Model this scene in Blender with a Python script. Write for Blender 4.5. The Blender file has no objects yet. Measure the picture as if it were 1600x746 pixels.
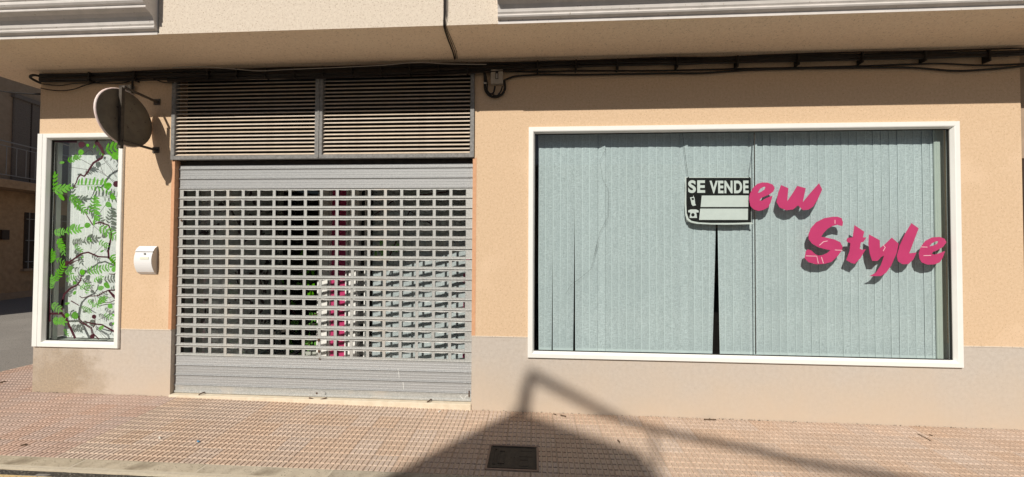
import bpy, math, random
from math import pi, sin, cos, radians, atan2
from mathutils import Vector, Matrix
random.seed(7)
sc = bpy.context.scene
col = sc.collection

# ------------------------------------------------------------------ camera
W, H, F0 = 1600.0, 746.0, 578.0
YAW, PITCH, ROLL, DIST, EYE = -0.06032457, 0.01852406, 0.00545973, 3.59125567, 1.6
_cy, _sy, _cp, _sp = cos(YAW), sin(YAW), cos(PITCH), sin(PITCH)
FW = Vector((_sy*_cp, _cy*_cp, _sp)); _r = Vector((_cy, -_sy, 0)); _u = _r.cross(FW)
RT = cos(ROLL)*_r + sin(ROLL)*_u; UP = -sin(ROLL)*_r + cos(ROLL)*_u
CAM = Vector((0, -DIST, EYE))
cd = bpy.data.cameras.new("camera"); cam = bpy.data.objects.new("camera", cd); col.objects.link(cam)
cd.sensor_fit = 'HORIZONTAL'; cd.sensor_width = 36; cd.lens = F0/W*36
cd.clip_start = 0.05; cd.clip_end = 500
m = Matrix.Identity(4)
for i in range(3):
    m[i][0], m[i][1], m[i][2], m[i][3] = RT[i], UP[i], -FW[i], CAM[i]
cam.matrix_world = m; sc.camera = cam

# ------------------------------------------------------------------ light
SUN = Vector((.32, 1.0, -.83))
w = bpy.data.worlds.new("World"); sc.world = w; w.use_nodes = True
nt = w.node_tree; bg = nt.nodes['Background']
sky = nt.nodes.new('ShaderNodeTexSky'); sky.sky_type = 'NISHITA'; sky.sun_disc = False
sky.sun_elevation = math.asin(.83/SUN.length); sky.sun_rotation = atan2(-.32, -1.0) % (2*pi)
nt.links.new(sky.outputs[0], bg.inputs[0]); bg.inputs[1].default_value = 0.050
sl = bpy.data.lights.new("sun", 'SUN'); sl.energy = 4.8; sl.angle = radians(.53); sl.color = (1, .935, .84)
so = bpy.data.objects.new("sun", sl); col.objects.link(so); so.location = (-5, -12, 14)
so.rotation_euler = SUN.to_track_quat('-Z', 'Y').to_euler()
sc.view_settings.view_transform = 'Standard'; sc.view_settings.look = 'None'
sc.view_settings.exposure = 0.0; sc.view_settings.gamma = 1.0
sc.cycles.max_bounces = 10; sc.cycles.transparent_max_bounces = 24; sc.cycles.diffuse_bounces = 5

# ------------------------------------------------------------------ helpers
def on_plane(px, py, P, N):
    d = (px-W/2)/F0*RT - (py-H/2)/F0*UP + FW
    N = Vector(N); t = N.dot(Vector(P)-CAM)/N.dot(d); return CAM + d*t
def V(px, py, y=0.0): return on_plane(px, py, (0, y, 0), (0, 1, 0))
def G(px, py, z=0.0): return on_plane(px, py, (0, 0, z), (0, 0, 1))

def mat(name, c1, c2=None, scale=8., rough=.8, bump=0., bscale=60., speck=None, sscale=140., sthr=.62, metal=0., detail=6, spec=.3,
        c3=None, c3scale=1.2, c3thr=.55, stretch=None, bdist=.004):
    M = bpy.data.materials.new(name); M.use_nodes = True
    t = M.node_tree; N = t.nodes; L = t.links; b = N['Principled BSDF']
    b.inputs['Roughness'].default_value = rough; b.inputs['Metallic'].default_value = metal
    b.inputs['Specular IOR Level'].default_value = spec
    tc = N.new('ShaderNodeTexCoord'); mp = N.new('ShaderNodeMapping'); L.new(tc.outputs['Object'], mp.inputs[0])
    if stretch: mp.inputs['Scale'].default_value = stretch
    def noise(s, d=detail, r=.6):
        n = N.new('ShaderNodeTexNoise'); n.inputs['Scale'].default_value = s; n.inputs['Detail'].default_value = d
        n.inputs['Roughness'].default_value = r; L.new(mp.outputs[0], n.inputs['Vector']); return n.outputs['Fac']
    def ramp(src, a, b_, ca=(0, 0, 0, 1), cb=(1, 1, 1, 1)):
        r = N.new('ShaderNodeValToRGB'); r.color_ramp.elements[0].position = a; r.color_ramp.elements[1].position = b_
        r.color_ramp.elements[0].color = ca; r.color_ramp.elements[1].color = cb; L.new(src, r.inputs[0]); return r.outputs[0]
    def mix(f, a, b_):
        x = N.new('ShaderNodeMix'); x.data_type = 'RGBA'
        if hasattr(f, 'links'): L.new(f, x.inputs['Factor'])
        else: x.inputs['Factor'].default_value = f
        for s, k in ((a, 6), (b_, 7)):
            if hasattr(s, 'links'): L.new(s, x.inputs[k])
            else: x.inputs[k].default_value = (*s, 1)
        return x.outputs[2]
    c = c1
    if c2: c = mix(ramp(noise(scale), .35, .65), c1, c2)
    if c3: c = mix(ramp(noise(c3scale, 4), c3thr, c3thr+.18), c, c3)
    if speck: c = mix(ramp(noise(sscale, 2), sthr, sthr+.05), c, speck)
    if hasattr(c, 'links'): L.new(c, b.inputs['Base Color'])
    else: b.inputs['Base Color'].default_value = (*c, 1)
    if bump:
        bn = N.new('ShaderNodeBump'); bn.inputs['Strength'].default_value = bump; bn.inputs['Distance'].default_value = bdist
        L.new(noise(bscale, 5, .65), bn.inputs['Height']); L.new(bn.outputs[0], b.inputs['Normal'])
    M['h'] = 1
    return M, N, L, b, mix, ramp, noise, mp
def mt(*a, **k): return mat(*a, **k)[0]

PEACH = mt('peach_render', (.665, .49, .33), (.59, .425, .275), 45, .9, .8, 70, (.44, .30, .185), 85, .62, c3=(.69, .51, .35), c3scale=1.5)
CREAM = mt('cream_render', (.68, .60, .50), (.60, .52, .43), 40, .9, .7, 90, (.38, .29, .21), 90, .60)
SOFF = mt('soffit_render', (.82, .66, .49), (.75, .59, .43), 34, .9, .7, 80, (.48, .36, .25), 85, .62, c3=(.80, .65, .48), c3scale=1)
ORANGE = mt('salmon_reveal_render', (.64, .36, .215), (.57, .31, .175), 30, .9, .4, 90)
def plinth_mat():
    M, N, L, b, mix, ramp, noise, mp = mat('plinth_render', (.52, .465, .41), (.47, .415, .36), 30, .9, .4, 95, (.25, .19, .13), 120, .66)
    src = b.inputs['Base Color'].links[0].from_socket
    sep = N.new('ShaderNodeSeparateXYZ'); L.new(mp.outputs[0], sep.inputs[0])
    # ochre tint, stronger towards the bottom, broken up by noise
    ma = N.new('ShaderNodeMath'); ma.operation = 'MULTIPLY_ADD'; L.new(noise(2.2, 5), ma.inputs[0]); ma.inputs[1].default_value = .75
    L.new(sep.outputs['Z'], ma.inputs[2])
    f = ramp(ma.outputs[0], .38, .95, (.75, .75, .75, 1), (0, 0, 0, 1))
    c = mix(f, src, (.54, .435, .33))
    # dark damp stains near the street corner
    d = N.new('ShaderNodeVectorMath'); d.operation = 'DISTANCE'; L.new(mp.outputs[0], d.inputs[0]); d.inputs[1].default_value = (-4.84, 0, .02)
    m2 = N.new('ShaderNodeMath'); m2.operation = 'MULTIPLY_ADD'; L.new(noise(7, 6), m2.inputs[0]); m2.inputs[1].default_value = -.75; L.new(d.outputs['Value'], m2.inputs[2])
    c = mix(ramp(m2.outputs[0], -.34, .16, (.32, .32, .32, 1), (0, 0, 0, 1)), c, mix(ramp(noise(55, 8), .38, .68), (.17, .12, .07), (.36, .27, .17)))
    d = N.new('ShaderNodeVectorMath'); d.operation = 'DISTANCE'; L.new(mp.outputs[0], d.inputs[0]); d.inputs[1].default_value = (-5.06, 0, .33)
    m2 = N.new('ShaderNodeMath'); m2.operation = 'MULTIPLY_ADD'; L.new(noise(9, 6), m2.inputs[0]); m2.inputs[1].default_value = -.75; L.new(d.outputs['Value'], m2.inputs[2])
    c = mix(ramp(m2.outputs[0], -.34, .12, (.34, .34, .34, 1), (0, 0, 0, 1)), c, mix(ramp(noise(55, 8), .38, .68), (.18, .13, .08), (.38, .28, .17)))
    L.new(c, b.inputs['Base Color']); return M
PLINTH = plinth_mat()
WHITE = mt('white_pvc', (.80, .80, .77), (.77, .77, .74), 6, .35, spec=.5)
WPAINT = mt('white_cornice_paint', (.66, .62, .59), (.58, .55, .52), 9, .7, .15, 60, (.4, .36, .3), 40, .68)
GASK = mt('black_gasket', (.02, .02, .018), rough=.6)
GALV = mt('galvanised_steel', (.47, .475, .46), (.36, .365, .35), 55, .45, .12, 200, (.62, .62, .60), 160, .58, metal=.15, spec=.5, c3=(.50, .47, .42), c3scale=2.5)
GALVR = mt('ribbed_galvanised_steel', (.37, .382, .388), (.28, .288, .292), 75, .5, .2, 200, (.58, .58, .57), 170, .55, metal=.15, spec=.5, stretch=(1, 1, 1.6))
SCRATCH = mt('pale_scratched_zinc', (.60, .61, .60), (.5, .51, .5), 60, .5)
RUST = mt('rusty_steel', (.12, .06, .035), (.05, .03, .02), 60, .8)
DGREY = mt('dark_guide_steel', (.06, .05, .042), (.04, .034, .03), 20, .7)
LOUVF = mt('weathered_zinc_frame', (.25, .245, .235), (.15, .147, .143), 40, .6, .1, 120, (.12, .1, .09), 60, .66)
LOUVS = mt('beige_louvre_paint', (.62, .53, .43), (.53, .45, .365), 20, .6, c3=(.44, .365, .29), c3scale=6)
BLACK = mt('black_cable_sheath', (.012, .010, .009), (.022, .019, .016), 30, .6)
BROWNC = mt('faded_cable_sheath', (.035, .024, .018), (.02, .015, .012), 30, .7)
PALEC = mt('pale_cable_sheath', (.35, .33, .3), rough=.6)
BOXM = mt('grey_junction_plastic', (.40, .36, .30), (.35, .31, .26), 30, .6)
MBACK = mt('dark_mirror_back', (.19, .165, .125), (.15, .13, .10), 14, .6, .1, 60, (.03, .025, .02), 30, .68)
RIM = mt('pale_pink_rim_plastic', (.80, .62, .58), (.78, .70, .66), 9, .5)
BRACK = mt('brown_bracket_steel', (.10, .085, .065), (.07, .055, .045), 30, .6)
SILVER = bpy.data.materials.new('mirror_silver'); SILVER.use_nodes = True
SILVER.node_tree.nodes['Principled BSDF'].inputs['Metallic'].default_value = 1; SILVER.node_tree.nodes['Principled BSDF'].inputs['Roughness'].default_value = .05
MAILW = mt('white_mailbox_enamel', (.80, .80, .80), rough=.3, spec=.5)
MAILS = mt('beige_mailbox_side', (.62, .60, .56), rough=.5)
LABEL = mt('yellowed_label', (.72, .73, .60), rough=.5)
CHROME = mt('lock_metal', (.35, .35, .35), rough=.4, metal=.6)
PINK = mt('magenta_vinyl', (.46, .045, .145), (.42, .04, .13), 5, .45)
PEEL = mt('peeled_adhesive', (.72, .45, .50), rough=.6)
WINE = mt('wine_vinyl', (.05, .006, .014), rough=.5)
GREEN = mt('leaf_green_vinyl', (.13, .42, .03), (.10, .35, .022), 30, .5)
STEMV = mt('thin_grey_vinyl', (.06, .05, .05), rough=.5)
SIGNB = mt('black_sign_plastic', (.012, .012, .012), rough=.4)
SIGNW = mt('white_sign_plastic', (.70, .71, .69), (.66, .67, .65), 14, .4)
DARK = mt('dark_interior_paint', (.16, .145, .13), (.13, .12, .10), 2, .9)
LOBBY = mt('pale_lobby_finish', (.60, .56, .48), (.55, .51, .44), 5, .6)
DFLOOR = mt('interior_floor', (.16, .14, .12), (.12, .10, .09), 5, .6)
GREYW = mt('grey_reveal_board', (.40, .42, .38), (.35, .37, .33), 4, .8)
POST = mt('pale_inner_post', (.50, .54, .50), (.46, .50, .46), 4, .6)
STEP = mt('limestone_threshold', (.70, .62, .49), (.62, .53, .40), 14, .8, .2, 60, (.4, .3, .2), 60, .68)
PAD = mt('terracotta_paving', (.56, .43, .34), (.48, .365, .285), 22, .9, .35, 160, (.22, .15, .11), 150, .60, c3=(.50, .38, .285), c3scale=1.3)
GROOVE = mt('dusty_paving_groove', (.58, .47, .36), (.50, .40, .305), 30, .95)
PAD2 = mt('rosy_terracotta_paving', (.54, .40, .33), (.47, .34, .28), 18, .9, .35, 120, (.22, .14, .11), 140, .62, c3=(.40, .25, .20), c3scale=1.1)
GROOVE2 = mt('rosy_paving_groove', (.33, .24, .185), (.28, .20, .155), 30, .95)
KERB = mt('worn_concrete_kerb', (.50, .44, .345), (.42, .365, .285), 12, .9, .5, 70, (.20, .17, .13), 90, .62, c3=(.26, .22, .165), c3scale=3)
MORT = mt('pale_mortar', (.55, .49, .38), (.48, .42, .33), 40, .95, .4, 90)
ASPH = mt('worn_grey_asphalt', (.27, .25, .225), (.22, .205, .185), 40, .95, .6, 90, (.10, .09, .08), 70, .60, c3=(.31, .29, .26), c3scale=.5)
GRIT = mt('dark_gutter_grit', (.10, .09, .075), (.05, .045, .04), 50, .95, 1., 60, (.3, .27, .22), 80, .6, bdist=.02)
YELL = mt('worn_yellow_paint', (.66, .48, .22), (.52, .40, .22), 40, .8, speck=(.25, .2, .14), sscale=60, sthr=.6)
IRON = mt('cast_iron', (.065, .055, .045), (.045, .038, .032), 30, .7, .3, 100, metal=.3)
OLDW = mt('old_brown_render', (.46, .31, .19), (.36, .24, .145), 9, .95, .5, 40, c3=(.24, .16, .10), c3scale=1.1)
OLDW2 = mt('old_grey_render', (.38, .28, .20), (.32, .235, .165), 9, .95, .4, 40)
SHUT = mt('brown_roller_blind', (.21, .175, .15), (.17, .14, .12), 30, .8)
RAILM = mt('grey_balcony_steel', (.30, .29, .28), rough=.6)
DOORD = mt('dark_door_wood', (.06, .035, .022), (.04, .025, .016), 20, .6)
OPPW = mt('pale_house_render', (.60, .54, .45), (.55, .49, .40), 20, .95, .3, 60)
ROOFT = mt('clay_roof', (.36, .17, .10), (.28, .13, .08), 20, .9)
TWIG = mt('dry_twig', (.10, .065, .04), rough=.9)
BLUEM = mt('blue_plastic_scrap', (.10, .28, .48), rough=.5)
PAPER = mt('paper_scrap', (.75, .70, .62), rough=.8)

def vary(M, lo, hi, hue=.0):
    t = M.node_tree; N = t.nodes; L = t.links; b = N['Principled BSDF']; src = b.inputs['Base Color'].links[0].from_socket
    oi = N.new('ShaderNodeObjectInfo'); h = N.new('ShaderNodeHueSaturation'); mm = N.new('ShaderNodeMath'); mm.operation = 'MULTIPLY_ADD'
    L.new(oi.outputs['Random'], mm.inputs[0]); mm.inputs[1].default_value = hi-lo; mm.inputs[2].default_value = lo; L.new(mm.outputs[0], h.inputs['Value'])
    m3 = N.new('ShaderNodeMath'); m3.operation = 'PINGPONG'; L.new(oi.outputs['Random'], m3.inputs[0]); m3.inputs[1].default_value = .1
    m4 = N.new('ShaderNodeMath'); m4.operation = 'MULTIPLY_ADD'; L.new(m3.outputs[0], m4.inputs[0]); m4.inputs[1].default_value = 3.0; m4.inputs[2].default_value = .85; L.new(m4.outputs[0], h.inputs['Saturation'])
    L.new(src, h.inputs['Color']); L.new(h.outputs[0], b.inputs['Base Color'])
vary(PAD, .95, 1.04); vary(PAD2, .95, 1.04); vary(KERB, .90, 1.06); vary(GALV, .95, 1.05); vary(GALVR, .93, 1.07); vary(LOUVS, .93, 1.05)
vary(GREEN, .80, 1.12)
t_g = GREEN.node_tree; tr_ = t_g.nodes.new('ShaderNodeBsdfTransparent'); tr_.inputs[0].default_value = (.80, .90, .74, 1); mx_ = t_g.nodes.new('ShaderNodeMixShader'); mx_.inputs[0].default_value = .30
t_g.links.new(t_g.nodes['Principled BSDF'].outputs[0], mx_.inputs[1]); t_g.links.new(tr_.outputs[0], mx_.inputs[2]); t_g.links.new(mx_.outputs[0], t_g.nodes['Material Output'].inputs[0])
def glass_mat(name, tint, refl):
    M = bpy.data.materials.new(name); M.use_nodes = True; t = M.node_tree; N = t.nodes; L = t.links
    N.remove(N['Principled BSDF']); out = N['Material Output']
    tr = N.new('ShaderNodeBsdfTransparent'); tr.inputs[0].default_value = (*tint, 1)
    gl = N.new('ShaderNodeBsdfGlossy'); gl.inputs['Roughness'].default_value = .01
    fr = N.new('ShaderNodeLayerWeight'); fr.inputs[0].default_value = .5
    pw = N.new('ShaderNodeMath'); pw.operation = 'POWER'; L.new(fr.outputs['Facing'], pw.inputs[0]); pw.inputs[1].default_value = 4.0
    mu = N.new('ShaderNodeMath'); mu.operation = 'MULTIPLY_ADD'; L.new(pw.outputs[0], mu.inputs[0]); mu.inputs[1].default_value = .85; mu.inputs[2].default_value = refl
    mx = N.new('ShaderNodeMixShader'); L.new(mu.outputs[0], mx.inputs[0]); L.new(tr.outputs[0], mx.inputs[1]); L.new(gl.outputs[0], mx.inputs[2])
    L.new(mx.outputs[0], out.inputs[0]); return M
GLASS = glass_mat('greenish_window_glass', (.865, .925, .915), .05)
GLASS2 = glass_mat('clear_window_glass', (.90, .93, .92), .05)

def fabric_mat(name, c1, c2, hem, edge=.075):
    M, N, L, b, mix, ramp, noise, mp = mat(name, c1, rough=.95, spec=.1)
    def wn(sx, sz, s, a, bb):
        m2 = N.new('ShaderNodeMapping'); tc = N.new('ShaderNodeTexCoord'); L.new(tc.outputs['Object'], m2.inputs[0])
        m2.inputs['Scale'].default_value = (sx, 1, sz)
        n = N.new('ShaderNodeTexNoise'); n.inputs['Scale'].default_value = s; n.inputs['Detail'].default_value = 3; L.new(m2.outputs[0], n.inputs['Vector'])
        return ramp(n.outputs['Fac'], a, bb)
    c = mix(wn(260, 14, 1, .40, .62), c1, c2)
    c = mix(wn(22, 230, 1, .50, .60), c, tuple(x*1.12 for x in c1)); c = mix(wn(150, 60, 1, .50, .72), c, tuple(x*.80 for x in c2))
    c = mix(ramp(noise(2, 2), .3, .7), c, mix(.35, c, c2))
    # the woven selvedge: a paler stripe down both edges of each vane
    uv = N.new('ShaderNodeUVMap'); sp = N.new('ShaderNodeSeparateXYZ'); L.new(uv.outputs[0], sp.inputs[0])
    c = mix(ramp(sp.outputs[0], edge*.8, edge, (1, 1, 1, 1), (0, 0, 0, 1)), c, hem)
    c = mix(ramp(sp.outputs[1], .012, .016, (1, 1, 1, 1), (0, 0, 0, 1)), c, hem)
    oi = N.new('ShaderNodeObjectInfo'); hs_ = N.new('ShaderNodeHueSaturation'); mm = N.new('ShaderNodeMath'); mm.operation = 'MULTIPLY_ADD'
    L.new(oi.outputs['Random'], mm.inputs[0]); mm.inputs[1].default_value = .07; mm.inputs[2].default_value = .965; L.new(mm.outputs[0], hs_.inputs['Value'])
    L.new(c, hs_.inputs['Color']); L.new(hs_.outputs[0], b.inputs['Base Color'])
    return M
FAB = fabric_mat('grey_green_vane_fabric', (.56, .60, .62), (.41, .45, .47), (.61, .665, .68))
FABW = fabric_mat('white_vane_fabric', (.74, .76, .755), (.64, .67, .67), (.80, .82, .81), .09)

class MB:
    def __init__(s): s.v = []; s.f = []; s.mi = []; s.uv = None
    def add(s, vs, fs, mi=0):
        n = len(s.v); s.v += [tuple(v) for v in vs]; s.f += [tuple(i+n for i in f) for f in fs]; s.mi += [mi]*len(fs)
    def quad(s, a, b, c, d, mi=0): s.add([a, b, c, d], [(0, 1, 2, 3)], mi)
    def box(s, x0, x1, y0, y1, z0, z1, mi=0, bev=0.0):
        if bev <= 0:
            s.add([(x0, y0, z0), (x1, y0, z0), (x1, y1, z0), (x0, y1, z0), (x0, y0, z1), (x1, y0, z1), (x1, y1, z1), (x0, y1, z1)],
                  [(0, 3, 2, 1), (4, 5, 6, 7), (0, 1, 5, 4), (1, 2, 6, 5), (2, 3, 7, 6), (3, 0, 4, 7)], mi); return
        import bmesh
        bm = bmesh.new(); r = bmesh.ops.create_cube(bm, size=1)
        for v in bm.verts: v.co = Vector(((x0+x1)/2+v.co.x*(x1-x0), (y0+y1)/2+v.co.y*(y1-y0), (z0+z1)/2+v.co.z*(z1-z0)))
        bmesh.ops.bevel(bm, geom=bm.edges[:], offset=bev, segments=2, affect='EDGES', profile=.5)
        bm.verts.index_update(); s.add([v.co for v in bm.verts], [[v.index for v in f.verts] for f in bm.faces], mi); bm.free()
    def obox(s, P, ax, ay, az, mi=0):       # P corner, three edge vectors
        P, ax, ay, az = map(Vector, (P, ax, ay, az))
        s.add([P, P+ax, P+ax+ay, P+ay, P+az, P+ax+az, P+ax+ay+az, P+ay+az],
              [(0, 3, 2, 1), (4, 5, 6, 7), (0, 1, 5, 4), (1, 2, 6, 5), (2, 3, 7, 6), (3, 0, 4, 7)], mi)
    def tube(s, pts, r, n=8, mi=0, cap=True):
        pts = [Vector(p) for p in pts]; rs = r if isinstance(r, (list, tuple)) else [r]*len(pts); vs = []
        for i, p in enumerate(pts):
            t = (pts[min(i+1, len(pts)-1)]-pts[max(i-1, 0)]).normalized()
            a = t.cross(Vector((0, 0, 1)) if abs(t.z) < .9 else Vector((0, 1, 0))).normalized(); b = t.cross(a)
            vs += [p+rs[i]*(cos(2*pi*k/n)*a+sin(2*pi*k/n)*b) for k in range(n)]
        fs = [(i*n+k, i*n+(k+1) % n, (i+1)*n+(k+1) % n, (i+1)*n+k) for i in range(len(pts)-1) for k in range(n)]
        if cap: fs += [tuple(range(n))[::-1], tuple((len(pts)-1)*n+k for k in range(n))]
        s.add(vs, fs, mi)
    def ribbon(s, pts, w, y, th=.001, mi=0):   # flat strip in an XZ plane, pts = (x, z), w width or list
        ws = w if isinstance(w, (list, tuple)) else [w]*len(pts); L_ = []; R_ = []
        for i, p in enumerate(pts):
            a = pts[max(i-1, 0)]; b = pts[min(i+1, len(pts)-1)]; dx, dz = b[0]-a[0], b[1]-a[1]; l = math.hypot(dx, dz) or 1
            nx, nz = -dz/l*ws[i]/2, dx/l*ws[i]/2; L_.append((p[0]+nx, p[1]+nz)); R_.append((p[0]-nx, p[1]-nz))
        n = len(pts); vs = [(a, y, b) for a, b in L_]+[(a, y, b) for a, b in R_]+[(a, y+th, b) for a, b in L_]+[(a, y+th, b) for a, b in R_]
        fs = []
        for i in range(n-1):
            fs += [(i, i+1, n+i+1, n+i), (2*n+i, 3*n+i, 3*n+i+1, 2*n+i+1), (i, 2*n+i, 2*n+i+1, i+1), (n+i, n+i+1, 3*n+i+1, 3*n+i)]
        s.add(vs, fs, mi)
    def disc(s, cx, cz, rx, rz, y, ang=0., n=14, th=.001, mi=0, tip=0.):
        vs = []
        for k in range(n):
            a = 2*pi*k/n; u = cos(a)*rx; q = sin(a)*rz*(1-tip*cos(a)); vs.append((cx+u*cos(ang)-q*sin(ang), cz+u*sin(ang)+q*cos(ang)))
        s.add([(a, y, b) for a, b in vs]+[(a, y+th, b) for a, b in vs], [tuple(range(n)), tuple(range(2*n-1, n-1, -1))]+[(k, (k+1) % n, n+(k+1) % n, n+k) for k in range(n)], mi)
    def build(s, name, m, parent=None, smooth=False, org=None, **kw):
        me = bpy.data.meshes.new(name); o_ = org
        if o_ is None:
            r = parent; o_ = Vector((0, 0, 0))
            while r is not None: o_ = o_+r.location; r = r.parent
        o_ = Vector(o_)
        me.from_pydata([tuple(Vector(v)-o_) for v in s.v], [], s.f)
        for x in (m if isinstance(m, (list, tuple)) else [m]): me.materials.append(x)
        if any(s.mi): me.polygons.foreach_set('material_index', s.mi)
        if smooth: me.polygons.foreach_set('use_smooth', [True]*len(s.f))
        me.update()
        return link(name, me, parent, **kw)
def link(name, me, parent=None, loc=None, **kw):
    o = bpy.data.objects.new(name, me); col.objects.link(o); o.parent = parent
    if loc: o.location = loc
    for k, v in kw.items(): o[k] = v
    return o
def thing(name, label, cat, loc=(0, 0, 0), group=None):
    o = bpy.data.objects.new(name, None); col.objects.link(o); o.location = loc; o.empty_display_size = .1
    o['label'] = label; o['category'] = cat
    if group: o['group'] = group
    return o
def tag(o, label, cat, group=None):
    o['label'] = label; o['category'] = cat
    if group: o['group'] = group
    return o
def poly(outlines, y, th, name, m, parent, **kw):      # filled outline (with holes) in an XZ plane
    cu = bpy.data.curves.new('outline', 'CURVE'); cu.dimensions = '2D'; cu.fill_mode = 'BOTH'; cu.extrude = th/2
    for pts in outlines:
        sp = cu.splines.new('POLY'); sp.points.add(len(pts)-1)
        for i, (x, z) in enumerate(pts): sp.points[i].co = (x, z, 0, 1)
        sp.use_cyclic_u = True
    return from_curve(cu, y, name, m, parent, **kw)
def from_curve(cu, y, name, m, parent, fit=None, **kw):
    o = bpy.data.objects.new('tmp', cu); col.objects.link(o); dg = bpy.context.evaluated_depsgraph_get(); dg.update()
    me = bpy.data.meshes.new_from_object(o.evaluated_get(dg)); bpy.data.objects.remove(o)
    me.name = name; org = Vector((0, 0, 0)); r = parent
    while r is not None: org = org+r.location; r = r.parent
    if fit:
        xs = [v.co.x for v in me.vertices]; zs = [v.co.y for v in me.vertices]; x0, x1, z0, z1 = fit
        ax, bx, az, bz = min(xs), max(xs), min(zs), max(zs)
        for v in me.vertices: v.co.x = x0+(v.co.x-ax)/(bx-ax)*(x1-x0); v.co.y = z0+(v.co.y-az)/(bz-az)*(z1-z0)
    for v in me.vertices: v.co = Vector((v.co.x, y-v.co.z, v.co.y))-org
    me.materials.clear(); me.materials.append(m); me.update()
    return link(name, me, parent, **kw)
def frame_loop(x0, x1, z0, z1, prof):     # mitred frame swept round a rectangle; prof = (inset, y)
    b = MB(); n = len(prof); vs = []
    for d, y in prof: vs += [(x0+d, y, z0+d), (x1-d, y, z0+d), (x1-d, y, z1-d), (x0+d, y, z1-d)]
    b.add(vs, [(i*4+k, i*4+(k+1) % 4, (i+1)*4+(k+1) % 4, (i+1)*4+k) for i in range(n-1) for k in range(4)]); return b
def side_frame(X, y0, y1, z0, z1, prof):  # same on the side wall (facing -X)
    b = MB(); n = len(prof); vs = []
    for d, y in prof: vs += [(X+y, y1-d, z0+d), (X+y, y0+d, z0+d), (X+y, y0+d, z1-d), (X+y, y1-d, z1-d)]
    b.add(vs, [(i*4+k, i*4+(k+1) % 4, (i+1)*4+(k+1) % 4, (i+1)*4+k) for i in range(n-1) for k in range(4)]); return b

# ------------------------------------------------------------------ ground
KY = -.98
def zg(x, y):
    zb = .045 if x < -4 else (.045+(x+4)/3.4*(-.04) if x < -.6 else (.005-(x+.6)*.004))
    k = max(0., min(1.3, -y/.98)); zk = -.02
    return zb*(1-k)+zk*k if y < 0 else zb
ROADZ = -.042
b = MB(); N_ = 30
b.quad((-60, -60, ROADZ-.06), (60, -60, ROADZ-.06), (60, 60, ROADZ-.06), (-60, 60, ROADZ-.06)); b.build('ground', ASPH, kind='structure')
b = MB(); b.quad((-58, -58, ROADZ), (58, -58, ROADZ), (58, KY-.1, ROADZ), (-58, KY-.1, ROADZ)); b.quad((-58, KY-.1, ROADZ), (-6.5, KY-.1, ROADZ), (-6.5, 58, ROADZ), (-58, 58, ROADZ)); road = b.build('road', ASPH, kind='structure')
b = MB()
n = 90
for i in range(n):
    x0 = -6.6+i*.11; x1 = x0+.11
    w0 = KY-.175-.02*sin(i*1.3)-.02*random.random(); w1 = w0
    b.quad((x0, w0, ROADZ+.004), (x1, w1, ROADZ+.004), (x1, KY-.12, ROADZ+.004), (x0, KY-.12, ROADZ+.004))
b.build('gutter_grit', GRIT, kind='stuff')
b = MB(); b.quad((-9, KY-.36, ROADZ+.008), (-3.33, KY-.36, ROADZ+.008), (-3.35, KY-.195, ROADZ+.008), (-9, KY-.195, ROADZ+.008)); b.build('yellow_kerb_line', YELL, kind='structure')
pav = MB()
xs = [-6.44+i*.3 for i in range(60)]
for a, c in zip(xs, xs[1:]):
    pav.quad((a, KY, zg(a, KY)-.015), (c, KY, zg(c, KY)-.015), (c, 0, zg(c, 0)-.015), (a, 0, zg(a, 0)-.015))
pav.quad((-6.44, 0, .045-.0125), (-5.2, 0, .045-.0125), (-5.2, 40, .045-.0125), (-6.44, 40, .045-.0125))
pavement = pav.build('pavement', MORT, kind='structure')
TW, TD = .2, .196
HOLE = (-.352, .039, -.903, -.571)
def sub_rect(r, h):
    x0, x1, y0, y1 = r; hx0, hx1, hy0, hy1 = h
    if x1 <= hx0 or x0 >= hx1 or y1 <= hy0 or y0 >= hy1: return [r]
    o = []
    if x0 < hx0: o.append((x0, hx0, y0, y1)); x0 = hx0
    if x1 > hx1: o.append((hx1, x1, y0, y1)); x1 = hx1
    if y0 < hy0: o.append((x0, x1, y0, hy0))
    if y1 > hy1: o.append((x0, x1, hy1, y1))
    return [q for q in o if q[1]-q[0] > .008 and q[3]-q[2] > .008]
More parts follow.
